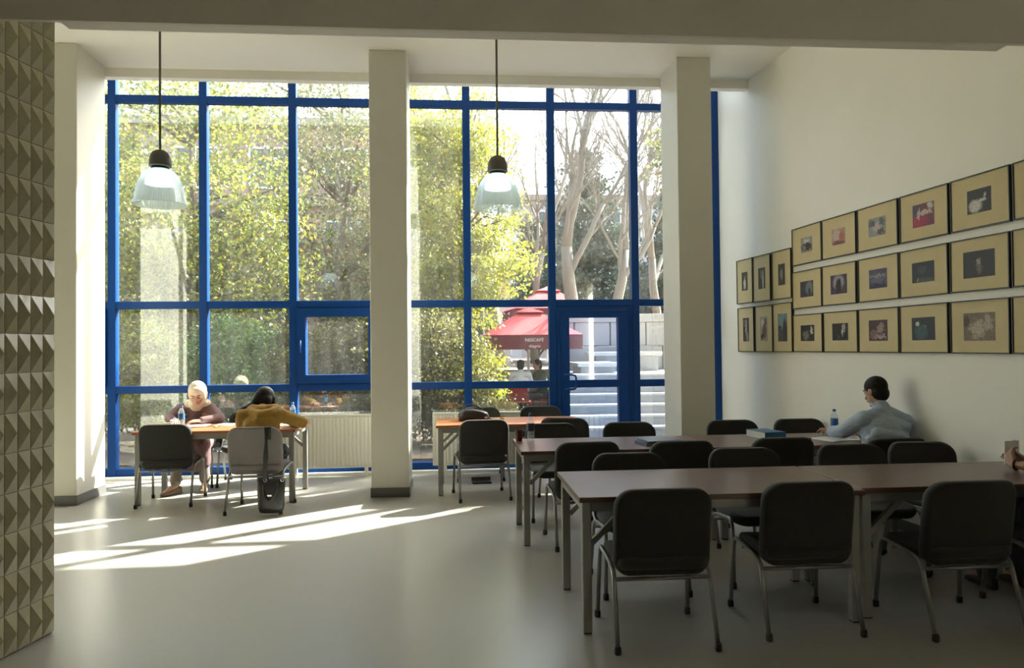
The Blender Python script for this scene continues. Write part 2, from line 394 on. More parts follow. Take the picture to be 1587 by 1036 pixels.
# ------------------------------------------------------------------ pendant lamps
M['shade'] = None
def shade_mat():
    m = bpy.data.materials.new('prismatic_acrylic'); m.use_nodes = True; t = m.node_tree; t.nodes.clear()
    out = nd(t, 'ShaderNodeOutputMaterial'); tr = nd(t, 'ShaderNodeBsdfTransparent'); tr.inputs[0].default_value = (.92,.97,.98,1)
    tl = nd(t, 'ShaderNodeBsdfTranslucent'); tl.inputs[0].default_value = (.90,.97,.98,1)
    gl = nd(t, 'ShaderNodeBsdfGlossy'); gl.inputs['Roughness'].default_value = .18; gl.inputs[0].default_value = (.9,.95,.95,1)
    tc = nd(t, 'ShaderNodeTexCoord'); sx = nd(t, 'ShaderNodeSeparateXYZ'); at = nd(t, 'ShaderNodeMath', operation='ARCTAN2')
    mu = nd(t, 'ShaderNodeMath', operation='MULTIPLY'); mu.inputs[1].default_value = 70; si = nd(t, 'ShaderNodeMath', operation='SINE')
    t.links.new(tc.outputs['Object'], sx.inputs[0]); t.links.new(sx.outputs[0], at.inputs[0]); t.links.new(sx.outputs[1], at.inputs[1])
    t.links.new(at.outputs[0], mu.inputs[0]); t.links.new(mu.outputs[0], si.inputs[0])
    bp = nd(t, 'ShaderNodeBump'); bp.inputs['Strength'].default_value = .35; bp.inputs['Distance'].default_value = .004; t.links.new(si.outputs[0], bp.inputs['Height'])
    t.links.new(bp.outputs[0], gl.inputs['Normal'])
    m1 = nd(t, 'ShaderNodeMixShader'); m1.inputs[0].default_value = .40; t.links.new(tr.outputs[0], m1.inputs[1]); t.links.new(tl.outputs[0], m1.inputs[2])
    m2 = nd(t, 'ShaderNodeMixShader'); m2.inputs[0].default_value = .30; t.links.new(m1.outputs[0], m2.inputs[1]); t.links.new(gl.outputs[0], m2.inputs[2])
    t.links.new(m2.outputs[0], out.inputs[0]); return m
M['shade'] = shade_mat()
gm = bpy.data.materials.new('diffuser_glow'); gm.use_nodes = True
gb = gm.node_tree.nodes['Principled BSDF']; gb.inputs['Emission Color'].default_value = (.85,1,.97,1); gb.inputs['Emission Strength'].default_value = 2.4  # added glow that stands for the white highlight inside the dome
M['glow'] = gm
def lamp(x, y, z, label):
    t = thing('pendant_lamp', label, 'lamp', (x, y, z), group='pendant lamps with clear dome shades')
    pr = [(.062,.264),(.085,.254),(.107,.236),(.126,.212),(.142,.182),(.155,.148),(.164,.112),(.171,.076),(.177,.042),(.181,.02),(.188,.006),(.187,0)]
    inner = [(r-.004, zz) for r, zz in reversed(pr)]
    MB().lathe(pr+inner, 40, cap=False).build('shade', M['shade'], t, smooth=True)
    MB().lathe([(.001,.407),(.03,.402),(.055,.385),(.07,.355),(.076,.32),(.078,.285),(.070,.280),(.001,.280)], 28).build('housing', M['lampcap'], t, smooth='auto')
    MB().lathe([(.058,.281),(.064,.270),(.064,.262),(.001,.262)], 28).build('collar', M['dark'], t, smooth='auto')
    MB().lathe([(.001,.258),(.050,.252),(.082,.215),(.103,.172),(.100,.150),(.001,.146)], 28).build('diffuser', M['glow'], t, smooth=True)  # wide inner diffuser, glowing to give the dome its white band
    MB().tube([(0,0,.405),(0,0,CEIL-z-.02)], .0085, 8).build('cord', M['lampcap'], t)
    MB().lathe([(.001,CEIL-z-.05),(.05,CEIL-z-.04),(.055,CEIL-z)], 20).build('ceiling_cup', M['lampcap'], t)
lamp(-2.115, 5.6, 2.615, 'pendant lamp hanging in front of the left window bay')
lamp(.36, 5.6, 2.60, 'pendant lamp hanging right of the middle column')

# ------------------------------------------------------------------ chairs
def rrect(w, z0, z1, rt, rb, n=6):
    pts = []
    for cx, cz, r, a0 in ((w/2-rb, z0+rb, rb, -90), (w/2-rt, z1-rt, rt, 0), (-w/2+rt, z1-rt, rt, 90), (-w/2+rb, z0+rb, rb, 180)):
        for k in range(n+1):
            a = math.radians(a0+90*k/n); pts.append((cx+r*math.cos(a), cz+r*math.sin(a)))
    return pts
def make_chair(name, label, fab, group):
    t = thing(name, label, 'chair', group=group)
    # back pad, leaning and slightly dished
    rings = []
    def pt(x, z, off):
        y = -.192 - .07*((z-.36)/.46) + .055*(x/.255)**2
        return (x, y+off, z)
    cz = .59
    for off, sc in ((.026,.90),(.030,.965),(.022,1.0),(.0,1.01),(-.018,1.0),(-.026,.965),(-.024,.90)):
        rings.append([pt(x*sc, cz+(z-cz)*(sc if sc < 1 else 1), off) for x, z in rrect(.505, .365, .82, .10, .075)])
    MB().loft(rings).build('backrest', fab, t, smooth=True)
    # seat pad
    rings = []
    for z, sc in ((.395,.86),(.40,.95),(.42,1.0),(.445,1.0),(.460,.96),(.464,.88)):
        ring = []
        for x, y in rrect(.48, -.215, .245, .09, .05):
            cyy = .015
            drop = .02*max(0, (y-.13)/.12)**2
            ring.append((x*sc, cyy+(y-cyy)*sc, z-drop))
        rings.append(ring)
    MB().loft(rings).build('seat', fab, t, smooth=True)
    for s in (-1, 1):
        lg = MB().tube(fillet([(s*.262,.262,.02),(s*.252,.225,.385),(s*.252,.19,.425),(s*.252,-.06,.405),(s*.252,-.155,.375),(s*.258,-.265,.02)], .05, 5), .0125, 10).build('side_frame', M['tube'], t, smooth=True)
        MB().lathe([(.014,0),(.018,.004),(.018,.03),(.0145,.04)], 10, (s*.262,.263,0)).build('foot', M['rubber'], lg, smooth='auto')
        MB().lathe([(.014,0),(.018,.004),(.018,.03),(.0145,.04)], 10, (s*.258,-.266,0)).build('foot', M['rubber'], lg, smooth='auto')
        MB().tube(fillet([(s*.252,-.03,.40),(s*.20,-.12,.385),(s*.19,-.160,.40),(s*.18,-.182,.50)], .03), .010, 8).build('back_upright', M['tube'], t, smooth=True)
    MB().tube([(-.252,-.166,.345),(.252,-.166,.345)], .0115, 8).build('rear_crossbar', M['tube'], t, smooth=True)
    MB().tube([(-.252,.10,.395),(.252,.10,.395)], .0105, 8).build('seat_crossbar', M['tube'], t, smooth=True)
    return t
PI = math.pi
G0 = 'charcoal chairs along the near table'
ch0 = make_chair('conference_chair', 'charcoal chair nearest the camera, left end of the near table', M['fabric'], G0)
ch0.location = (1.08, 3.96, 0); ch0.rotation_euler = (0, 0, -.01)
for x, y, rz, lab, grp in (
    (1.90, 4.05, 0.0, 'charcoal chair at the camera side of the near table, at its table seam', G0),
    (2.745, 3.955, .01, 'charcoal chair cut by the right edge of the picture, near table', G0),
    (1.19, 4.76, PI, 'charcoal chair tucked behind the near table, leftmost on that side', G0),
    (2.04, 4.88, PI, 'charcoal chair tucked behind the near table, second from the left', G0),
    (2.87, 4.96, PI, 'charcoal chair tucked behind the near table, second from the picture wall', G0),
    (3.43, 5.00, PI, 'charcoal chair tucked behind the near table, against the picture wall', G0),
    (3.46, 4.02, 0, 'charcoal chair of the person reading at the right edge', G0),
    (1.03, 5.86, .04, 'charcoal chair at the second table, leftmost with its back to the camera', 'charcoal chairs along the second table'),
    (1.76, 5.80, 0, 'charcoal chair at the second table, in front of the dark book', 'charcoal chairs along the second table'),
    (2.60, 5.88, 0, 'charcoal chair at the second table, in front of the blue book', 'charcoal chairs along the second table'),
    (3.42, 5.70, 0, 'charcoal chair under the man in the light blue shirt', 'charcoal chairs along the second table'),
    (.95, 6.80, PI+.06, 'charcoal chair behind the second table, beside the plastic bottle', 'charcoal chairs along the second table'),
    (1.68, 6.78, PI, 'charcoal chair behind the second table, in front of the glass door', 'charcoal chairs along the second table'),
    (2.70, 6.80, PI, 'charcoal chair behind the second table, behind the blue book', 'charcoal chairs along the second table'),
    (3.37, 6.80, PI, 'charcoal chair behind the second table, beside the picture wall', 'charcoal chairs along the second table'),
    (.30, 7.74, .12, 'charcoal chair with its back to us at the table with the handbag', 'charcoal chairs at the middle table'),
    (1.22, 7.78, -.35, 'turned charcoal chair at the right end of the handbag table', 'charcoal chairs at the middle table'),
    (.33, 8.86, PI, 'charcoal chair behind the handbag, by the radiator', 'charcoal chairs at the middle table'),
    (1.08, 8.84, PI, 'charcoal chair with a bright rim by the glass door', 'charcoal chairs at the middle table'),
    (-2.86, 7.86, .06, 'black backed empty chair at the table of the two women', 'chairs at the table of the two women'),
    (-2.96, 8.88, PI, 'charcoal chair under the woman in the white headscarf', 'chairs at the table of the two women'),
    (-2.38, 8.88, PI, 'empty charcoal chair beside the woman in the white headscarf', 'chairs at the table of the two women')):
    dup(ch0, (x, y, 0), rz, lab, grp)
gch = make_chair('conference_chair', 'light grey chair of the hoodie woman with a bag hanging on it', M['greyfab'], 'chairs at the table of the two women')
gch.location = (-1.86, 7.42, 0); gch.rotation_euler = (0, 0, -.03)

# ------------------------------------------------------------------ tables
def make_table(L, wood, label, loc, rz=0, D=.80, H=.74):
    t = thing('reading_table', label, 'table', loc, rz, 'reading tables with steel legs')
    x, y = L/2, D/2
    MB().box(-x, x, -y, y, H-.03, H).build('tabletop', wood, t, bevel=.004, seg=2)
    s = .05; ix, iy = x-.02, y-.03
    for sx in (-1, 1):
        for sy in (-1, 1):
            cx, cyy = sx*(ix-s/2), sy*(iy-s/2)
            MB().box(cx-s/2, cx+s/2, cyy-s/2, cyy+s/2, .006, H-.0305).build('leg', M['leg'], t, bevel=.004, seg=1)
            MB().box(cx-s/2+.003, cx+s/2-.003, cyy-s/2+.003, cyy+s/2-.003, 0, .006).build('foot_cap', M['rubber'], t)
            MB().bar((cx-sx*s/2, cyy, H-.26), (cx-sx*(s/2+.19), cyy, H-.075), .03, .03).build('brace', M['leg'], t)
        MB().box(sx*(ix-s/2)-s/2+.002, sx*(ix-s/2)+s/2-.002, -iy+s, iy-s, H-.082, H-.0305).build('end_rail', M['leg'], t, bevel=.003, seg=1)
    for sy in (-1, 1):
        MB().box(-ix+s, ix-s, sy*(iy-s/2)-.018, sy*(iy-s/2)+.018, H-.085, H-.0305).build('long_rail', M['leg'], t, bevel=.003, seg=1)
    return t
make_table(1.60, M['wood'], 'dark brown table nearest the camera, left of the seam', (.675+.80, 3.945+.42, 0), D=.84)
make_table(1.46, M['wood'], 'dark brown table at the right edge, joined to the near table', (2.285+.73, 4.03+.36, 0), .0, D=.78)
make_table(1.58, M['wood'], 'second row dark brown table with the cup and plastic bottle', (.53+.79, 6.14, 0))
make_table(1.50, M['wood'], 'second row dark brown table where the man in blue writes', (2.115+.75, 6.14, 0))
make_table(1.58, M['wood_sunlit'], 'orange-lit brown table with a black handbag beside the middle column', (-.17+.79, 8.19, 0))
make_table(1.60, M['wood_sunlit'], 'orange-lit brown table of the two women by the left window', (-2.385, 8.08, 0))
TZ = .74

# ------------------------------------------------------------------ framed photographs
def print_mat(name, bgc, blobs, noise=.25, nscale=6.0):
    m = bpy.data.materials.new(name); m.use_nodes = True; t = m.node_tree
    b = t.nodes['Principled BSDF']; b.inputs['Roughness'].default_value = .45
    tc = nd(t, 'ShaderNodeTexCoord')
    nz = nd(t, 'ShaderNodeTexNoise'); nz.inputs['Scale'].default_value = nscale; nz.inputs['Detail'].default_value = 5
    t.links.new(tc.outputs['Generated'], nz.inputs['Vector'])
    sb = nd(t, 'ShaderNodeVectorMath', operation='SUBTRACT'); sb.inputs[1].default_value = (.5,.5,.5); t.links.new(nz.outputs['Color'], sb.inputs[0])
    sc = nd(t, 'ShaderNodeVectorMath', operation='SCALE'); sc.inputs['Scale'].default_value = noise; t.links.new(sb.outputs[0], sc.inputs[0])
    ad = nd(t, 'ShaderNodeVectorMath', operation='ADD'); t.links.new(tc.outputs['Generated'], ad.inputs[0]); t.links.new(sc.outputs[0], ad.inputs[1])
    prev = None
    for (cx, cz, rx, rz_, c) in blobs:
        s1 = nd(t, 'ShaderNodeVectorMath', operation='SUBTRACT'); s1.inputs[1].default_value = (cx, .5, cz); t.links.new(ad.outputs[0], s1.inputs[0])
        s2 = nd(t, 'ShaderNodeVectorMath', operation='MULTIPLY'); s2.inputs[1].default_value = (1/rx, 0, 1/rz_); t.links.new(s1.outputs[0], s2.inputs[0])
        ln = nd(t, 'ShaderNodeVectorMath', operation='LENGTH'); t.links.new(s2.outputs[0], ln.inputs[0])
        mr = nd(t, 'ShaderNodeMapRange'); mr.inputs[1].default_value = 1.15; mr.inputs[2].default_value = .7; t.links.new(ln.outputs['Value'], mr.inputs[0])
        mx = nd(t, 'ShaderNodeMix', data_type='RGBA'); t.links.new(mr.outputs[0], mx.inputs[0])
        if prev is None: mx.inputs[6].default_value = (*bgc, 1)
        else: t.links.new(prev, mx.inputs[6])
        mx.inputs[7].default_value = (*c, 1); prev = mx.outputs[2]
    n2 = nd(t, 'ShaderNodeMapRange'); n2.inputs[1].default_value = .3; n2.inputs[2].default_value = .7; n2.inputs[3].default_value = .6; n2.inputs[4].default_value = 1.4
    n3 = nd(t, 'ShaderNodeTexNoise'); n3.inputs['Scale'].default_value = nscale*3; n3.inputs['Detail'].default_value = 4; t.links.new(tc.outputs['Generated'], n3.inputs['Vector']); t.links.new(n3.outputs[0], n2.inputs[0])
    fs = nd(t, 'ShaderNodeVectorMath', operation='SCALE'); t.links.new(prev, fs.inputs[0]); t.links.new(n2.outputs[0], fs.inputs['Scale'])
    t.links.new(fs.outputs[0], b.inputs['Base Color']); return m
K = (.012,.011,.016); Wt = (.55,.53,.47); Gy = (.2,.19,.17); RZP = math.atan2(-WD.y, -WD.x)
def picture(s0, z0, w, h, pw, ph, label, pm, dz=0.0, tilt=0.0):
    p = wall_pt(s0 - w/2, (z0+h/2)+dz, 0)
    t = thing('picture_frame', label, 'picture', p, RZP, 'framed photographs on the right wall'); t.rotation_euler = (0, tilt, RZP)
    b = .009; d0, d1 = -.030, -.001
    MB().box(-w/2, w/2, d0, d1, -h/2, -h/2+b).box(-w/2, w/2, d0, d1, h/2-b, h/2).box(-w/2, -w/2+b, d0, d1, -h/2+b, h/2-b).box(w/2-b, w/2, d0, d1, -h/2+b, h/2-b).build('frame', M['frame'], t)
    MB().box(-w/2+b, w/2-b, -.022, -.002, -h/2+b, h/2-b).build('mount', M['mat'], t)
    MB().box(-pw/2, pw/2, -.0235, -.0205, -ph/2, ph/2).build('print', pm, t)
FW, FH = .548, .386
TS = [7.256, 6.70, 6.13, 5.555, 4.985, 4.413]; MS = [7.265, 6.71, 6.13, 5.57, 5.0, 4.431]; BS = [7.265, 6.70, 6.14, 5.58, 5.009, 4.443]
top = [
 ('black and white street crowd', (.30,.29,.26), [(.5,.35,.5,.3,K),(.5,.75,.25,.15,Wt),(.3,.3,.15,.2,Gy)], .5, (.21,.15)),
 ('sepia rose interior', (.42,.27,.24), [(.35,.6,.3,.4,(.55,.40,.36)),(.75,.5,.2,.3,(.45,.13,.08)),(.5,.1,.5,.15,(.2,.06,.06))], .3, (.21,.15)),
 ('grey patterned rubble', (.28,.29,.27), [(.5,.4,.25,.3,(.5,.42,.38)),(.2,.7,.2,.2,(.09,.1,.1)),(.8,.7,.2,.2,(.1,.11,.12)),(.7,.2,.2,.15,(.08,.07,.06))], .6, (.23,.16)),
 ('red dress and pale hands', (.16,.03,.06), [(.35,.25,.4,.3,(.33,.02,.06)),(.15,.8,.2,.3,(.05,.03,.08)),(.65,.6,.3,.12,(.55,.45,.38)),(.85,.85,.15,.15,Wt),(.3,.55,.08,.25,(.5,.42,.38))], .35, (.24,.18)),
 ('white swan shape on black', K, [(.35,.3,.28,.28,Wt),(.62,.5,.2,.07,Wt),(.75,.65,.05,.14,(.45,.42,.36))], .2, (.22,.17)),
 ('pale figures on brown', (.09,.06,.05), [(.5,.4,.2,.3,Gy)], .3, (.22,.17))]
mid = [
 ('blue lit wall with a dark figure', (.03,.03,.06), [(.7,.55,.3,.45,(.16,.19,.20)),(.72,.3,.1,.25,K)], .25, (.24,.16)),
 ('violet arch with a dark silhouette', (.05,.035,.075), [(.5,.6,.35,.4,(.38,.33,.36)),(.5,.4,.2,.45,K)], .2, (.26,.18)),
 ('violet group of soldiers', (.07,.06,.13), [(.5,.65,.5,.1,(.28,.27,.25)),(.5,.4,.45,.12,(.13,.12,.17)),(.5,.1,.5,.15,(.02,.015,.05))], .5, (.24,.165)),
 ('dim grey dome over a field', (.016,.017,.026), [(.45,.62,.22,.2,(.05,.06,.07)),(.6,.1,.5,.13,(.05,.07,.06)),(.27,.12,.02,.1,Wt)], .2, (.25,.16)),
 ('dark portrait of a figure', K, [(.52,.35,.1,.25,(.13,.12,.10)),(.5,.6,.07,.1,(.3,.27,.23))], .25, (.29,.19)),
 ('black scene with one light', K, [(.5,.5,.1,.1,Gy)], .3, (.26,.17))]
bot = [
 ('grey figure beside a bright window', K, [(.4,.35,.25,.3,(.16,.16,.12)),(.82,.65,.1,.25,Wt)], .4, (.25,.16)),
 ('white feather streaks on black', K, [(.66,.6,.06,.35,Wt),(.78,.7,.05,.3,(.4,.38,.34)),(.4,.2,.1,.1,(.06,.06,.05))], .3, (.25,.16)),
 ('reddish crowd at dusk', (.07,.03,.05), [(.65,.6,.2,.25,(.32,.24,.18)),(.3,.3,.25,.2,(.2,.13,.11)),(.6,.2,.3,.1,(.4,.33,.28))], .55, (.25,.18)),
 ('teal spotlight beam on black', (.014,.022,.035), [(.42,.35,.3,.35,(.04,.09,.10)),(.25,.72,.09,.1,(.55,.55,.40)),(.6,.6,.05,.05,(.15,.22,.22))], .12, (.26,.18)),
 ('sepia seated people', (.17,.125,.085), [(.45,.4,.25,.35,(.42,.35,.27)),(.8,.6,.15,.3,(.36,.31,.25)),(.1,.7,.12,.2,(.06,.04,.03))], .5, (.29,.2)),
 ('brown evening street', (.07,.05,.04), [(.5,.5,.2,.3,(.2,.15,.1))], .3, (.26,.18))]
rows = (('top', TS, 2.368, top), ('middle', MS, 1.918, mid), ('bottom', BS, 1.470, bot))
rnd = random.Random(3)
for rn, ss, z0, lst in rows:
    for i, s in enumerate(ss):
        d, bgc, bl, nz_, (pw, ph) = lst[i]
        extra = ', cut by the right edge' if i == 5 else ''
        picture(s, z0, FW, FH, pw, ph, 'black framed photograph of %s, %s row%s' % (d, rn, extra), print_mat('print_%s_%d' % (rn, i), bgc, bl, nz_, 6), tilt=rnd.uniform(-.006, .006))
pl = [
 (8.56, 2.045, 'white dancer shape', K, [(.5,.35,.22,.3,Wt),(.55,.7,.1,.1,Gy)], .3, (.15,.22)),
 (8.137, 2.042, 'curved white drapery', K, [(.7,.4,.12,.5,(.4,.4,.38)),(.45,.7,.1,.2,Gy)], .3, (.16,.24)),
 (7.692, 2.042, 'small pale face in the dark', K, [(.5,.55,.2,.2,(.2,.2,.19)),(.55,.35,.1,.1,Gy)], .3, (.14,.23)),
 (8.545, 1.466, 'grey waterfall on black', K, [(.55,.6,.15,.4,(.35,.35,.33)),(.7,.2,.2,.2,Gy),(.2,.8,.2,.15,(.1,.1,.1))], .5, (.15,.28)),
 (8.106, 1.466, 'white and red market people', (.35,.32,.28), [(.6,.4,.3,.3,(.14,.06,.05)),(.3,.75,.2,.15,Wt),(.3,.2,.2,.15,K),(.75,.75,.15,.15,(.08,.04,.04))], .6, (.17,.28)),
 (7.688, 1.468, 'dark roof under a teal sky', (.03,.045,.06), [(.5,.8,.6,.35,(.15,.27,.31)),(.2,.5,.2,.06,K),(.75,.35,.25,.5,K)], .15, (.19,.30))]
for i, (s, z0, d, bgc, bl, nz_, (pw, ph)) in enumerate(pl):
    picture(s, z0, .408, .53, pw, ph, 'upright black framed photograph of %s, near the window' % d, print_mat('print_upright_%d' % i, bgc, bl, nz_, 6), tilt=rnd.uniform(-.006, .006))

# ------------------------------------------------------------------ small things on tables and floor
M['pet'] = glass_mat('clear_plastic', refl=.12, tint=(.90,.95,.97), dirt_haze=.12)
M['bluelabel'] = mat('blue_label', (.03,.16,.42), .4, var=.3, vscale=40)
M['bluecap'] = mat('blue_cap', (.04,.16,.45), .4)
M['navylabel'] = mat('navy_label', (.02,.03,.07), .4)
def bottle(x, y, label, lab='bluelabel', cap='bluecap', s=1.0):
    t = thing('water_bottle', label, 'bottle', (x, y, TZ), 0, 'plastic water bottles'); t.scale = (s, s, s)
    MB().lathe([(.0005,.002),(.028,.0),(.032,.006),(.032,.05),(.030,.055),(.032,.06),(.032,.15),(.028,.17),(.016,.195),(.0125,.203),(.0125,.212)], 20, cap=True).build('bottle_body', M['pet'], t, smooth=True)
    MB().lathe([(.0325,.085),(.0328,.09),(.0328,.14),(.0325,.145)], 20, cap=False).build('paper_label', M[lab], t, smooth=True)
    MB().lathe([(.0145,.207),(.0145,.224),(.0125,.228),(.0005,.228)], 16).build('cap', M[cap], t, smooth='auto')
bottle(-2.845, 8.10, 'blue capped water bottle in front of the woman in white headscarf')
bottle(-1.745, 8.34, 'blue labelled water bottle behind the hoodie woman')
bottle(.672, 6.36, 'clear water bottle beside the dark red cup', 'navylabel', 'navylabel', 1.05)
bottle(3.40, 6.38, 'blue labelled water bottle by the hand of the man in blue')
t = thing('paper_cup', 'dark red paper cup on the second table corner', 'cup', (.575, 6.40, TZ))
M['cupred'] = mat('cup_red', (.10,.018,.018), .45, var=.1)
MB().lathe([(.026,0),(.027,.003),(.038,.092),(.0395,.095),(.037,.095),(.036,.09),(.025,.008),(.0005,.007)], 20).build('cup_body', M['cupred'], t, smooth='auto')
MB().lathe([(.0005,.075),(.0345,.076)], 20, cap=False).build('coffee', M['hair'], t)
M['bluebook'] = mat('blue_book_cover', (.02,.13,.26), .35, var=.25, vscale=12)
M['bluebook2'] = mat('dark_blue_cover', (.02,.05,.11), .35, var=.2, vscale=12)
M['pages'] = mat('book_pages', (.62,.66,.62), .8, var=.06, vscale=60, stretch=(1,1,30))
M['tanpages'] = mat('tan_pages', (.34,.25,.15), .8, var=.08, vscale=60, stretch=(1,1,30))
def book(loc, w, d, h, rz, cover, pages, label, lift=0.0):
    t = thing('book', label, 'book', loc, rz)
    MB().box(-w/2+.004, w/2-.003, -d/2+.003, d/2-.003, .003, h-.003).build('pages', pages, t)
    MB().box(-w/2, w/2, -d/2, d/2, 0, .003).build('cover', cover, t)
    MB().box(-w/2, w/2, -d/2, d/2, h-.003, h).build('cover', cover, t)
    MB().box(-w/2-.003, -w/2+.003, -d/2, d/2, 0, h).build('spine', cover, t)
    return t
book((2.72, 6.28, TZ), .29, .20, .062, math.radians(100), M['bluebook'], M['pages'], 'thick blue book lying on the second table')
book((1.68, 6.00, TZ), .30, .20, .028, .25, M['bluebook2'], M['tanpages'], 'dark book with tan page edges on the second table')
tb = thing('folder', 'blue folder lying on the dark book', 'folder', (1.70, 6.01, TZ+.028), .18)
MB().box(-.15, .15, -.11, .11, 0, .008).build('folder_body', M['bluebook'], tb, bevel=.002, seg=1)
MB().box(-.145, .14, -.105, .105, .008, .011).build('sheet', M['bluebook2'], tb)
def sheet(loc, w, d, rz, label, m='paper', h=.004):
    t = thing('paper_sheet', label, 'paper', loc, rz)
    MB().box(-w/2, w/2, -d/2, d/2, 0, h/2).build('lower_sheet', M[m], t)
    MB().obox((.006, -.004, h*.75), (w*.98, d*.98, h/2), Matrix.Rotation(.05, 3, 'Z')).build('upper_sheet', M[m], t)
sheet((3.19, 6.08, TZ), .21, .29, .3, 'white paper under the hand of the man in blue')
sheet((3.44, 6.06, TZ), .19, .24, -.2, 'white notebook page in front of the man in blue')
sheet((-2.73, 8.22, TZ), .24, .28, .1, 'white papers under the hands of the headscarf woman')
sheet((-2.44, 8.30, TZ), .2, .26, -.2, 'white paper between the two women')
sheet((-1.72, 8.10, TZ), .2, .27, .4, 'white paper in front of the hoodie woman')
t = thing('pencil_case', 'khaki pencil case in front of the headscarf woman', 'pencil case', (-3.02, 8.00, TZ), .08)
M['khaki'] = mat('khaki_cloth', (.26,.22,.12), .8, var=.15, vscale=20, bump=.2)
MB().box(-.115, .115, -.05, .05, 0, .062).build('case_body', M['khaki'], t, bevel=.018, seg=3, smooth=True)
MB().box(-.10, .10, -.004, .004, .0605, .066).build('zip', M['dark'], t)
t = thing('eraser', 'small bright green eraser on the table of the two women', 'eraser', (-2.46, 8.00, TZ), .5)
M['green'] = mat('bright_green', (.16,.45,.03), .5)
MB().box(-.025, .025, -.012, .012, 0, .014).build('block', M['green'], t, bevel=.004)
MB().box(-.010, .012, -.0125, .0125, -.0005+.0005, .0146).build('sleeve', M['paper'], t, bevel=.003)
t = thing('key_ring', 'bunch of keys with a black fob on the second table', 'keys', (2.98, 6.10, TZ), .2)
MB().tube([(.014*math.cos(a*PI/6), .014*math.sin(a*PI/6), .003) for a in range(12)], .0015, 6, closed=True).build('ring', M['chrome'], t)
MB().box(.013, .065, -.016, .016, 0, .012).build('fob', M['dark'], t, bevel=.004)
for k in (-1, 1): MB().obox((-.038, k*.012, .002), (.05, .012, .003), Matrix.Rotation(-k*.35, 3, 'Z')).build('key', M['chrome'], t)
# black handbag on the middle table
t = thing('handbag', 'black handbag lying on the orange-lit brown middle table', 'bag', (.24, 8.26, TZ), -.05)
rings = []
for x, hh, dd in ((-.165,.06,.05),(-.155,.105,.075),(-.09,.135,.085),(.0,.13,.085),(.09,.112,.08),(.15,.09,.07),(.168,.05,.045)):
    ring = []
    for k in range(14):
        a = 2*PI*k/14; ca, sa = math.cos(a), math.sin(a)
        ring.append((x, dd*math.copysign(abs(ca)**.6, ca), hh*.5+hh*.5*math.copysign(abs(sa)**.6, sa)))
    rings.append(ring)
MB().loft(rings).build('bag_body', M['leather'], t, smooth=True)
MB().tube(fillet([(-.10,0,.125),(-.09,.01,.165),(-.02,.02,.172),(.06,.01,.15),(.10,0,.115)], .03), .009, 8).build('handle', M['leather'], t, smooth=True)
MB().box(.12, .16, -.088, -.078, .03, .05).build('buckle', M['chrome'], t)
MB().tube([(.165,-.02,.03),(.20,-.05,.012),(.24,-.04,.010),(.26,.0,.010)], .008, 8).build('strap', M['leather'], t, smooth=True)
M['orange'] = mat('orange_plastic', (.55,.2,.04), .4)
t = thing('pen_pouch', 'small orange pouch beside the black handbag', 'pouch', (.545, 8.18, TZ), .3)
MB().lathe([(.0005,0),(.022,.002),(.026,.02),(.02,.036),(.0005,.04)], 14).build('pouch_body', M['orange'], t, smooth=True)
MB().box(-.018, .018, -.003, .003, .034, .043).build('zip', M['dark'], t)
# floor box under the middle table
t = thing('floor_socket', 'dark open floor socket under the middle table', 'socket', (.33, 8.52, 0), .05)
MB().box(-.11, .11, -.07, .07, 0, .018).build('plate', M['dark'], t, bevel=.004)
for k in (-1, 0, 1): MB().lathe([(.022,.018),(.022,.023),(.017,.023),(.017,.020),(.0005,.020)], 14, (k*.062, 0, 0)).build('outlet', M['chrome'], t)
MB().obox((0, .077, .03), (.22, .006, .05), Matrix.Rotation(-.5, 3, 'X')).build('lid', M['dark'], t)
# shoulder bag hanging on the grey chair
t = thing('shoulder_bag', 'black shoulder bag hanging from the light grey chair', 'bag', (-1.69, 7.115, 0), 0)
rings = []
for z, w, d in ((.028,.085,.035),(.035,.105,.05),(.08,.118,.062),(.18,.122,.06),(.28,.128,.05),(.335,.132,.035),(.34,.128,.028)):
    ring = []
    for k in range(18):
        a = 2*PI*k/18; ca, sa = math.cos(a), math.sin(a)
        ring.append((w*math.copysign(abs(ca)**.55, ca), d*math.copysign(abs(sa)**.7, sa), z))
    rings.append(ring)
bgo = MB().loft(rings).build('bag_body', M['leather'], t, smooth=True)
MB().tube(fillet([(-.06,-.045,.30),(-.05,-.068,.20),(.0,-.07,.14),(.06,-.064,.22),(.07,-.045,.31)], .05), .008, 8).build('side_strap', M['leather'], t, smooth=True)
for sx in (-.045, .11): MB().tube([(sx+.014*math.cos(a*PI/6), -.04, .335+.014*math.sin(a*PI/6)) for a in range(12)], .003, 6, closed=True).build('ring', M['chrome'], t)
stp = MB()
for i, (p0, p1, w0, w1) in enumerate((((-.045,-.04,.35), (-.035,-.052,.55), .016, .024), ((-.035,-.052,.55), (-.03,-.052,.70), .024, .012), ((-.03,-.052,.70), (-.028,-.030,.826), .012, .024), ((-.028,-.030,.826), (-.028,.02,.829), .024, .024), ((-.028,.02,.829), (-.03,.045,.70), .024, .02))):
    a, b = Vector(p0), Vector(p1)
    stp.add([a+Vector((-w0,0,0)), a+Vector((w0,0,0)), b+Vector((w1,0,0)), b+Vector((-w1,0,0)), a+Vector((-w0,-.004,.002)), a+Vector((w0,-.004,.002)), b+Vector((w1,-.004,.002)), b+Vector((-w1,-.004,.002))],
            [(0,1,2,3),(7,6,5,4),(0,4,5,1),(1,5,6,2),(2,6,7,3),(3,7,4,0)])
stp.build('shoulder_strap', M['leather'], t)
MB().box(-.02, .02, -.068, -.06, .19, .205).build('clasp', M['chrome'], t)

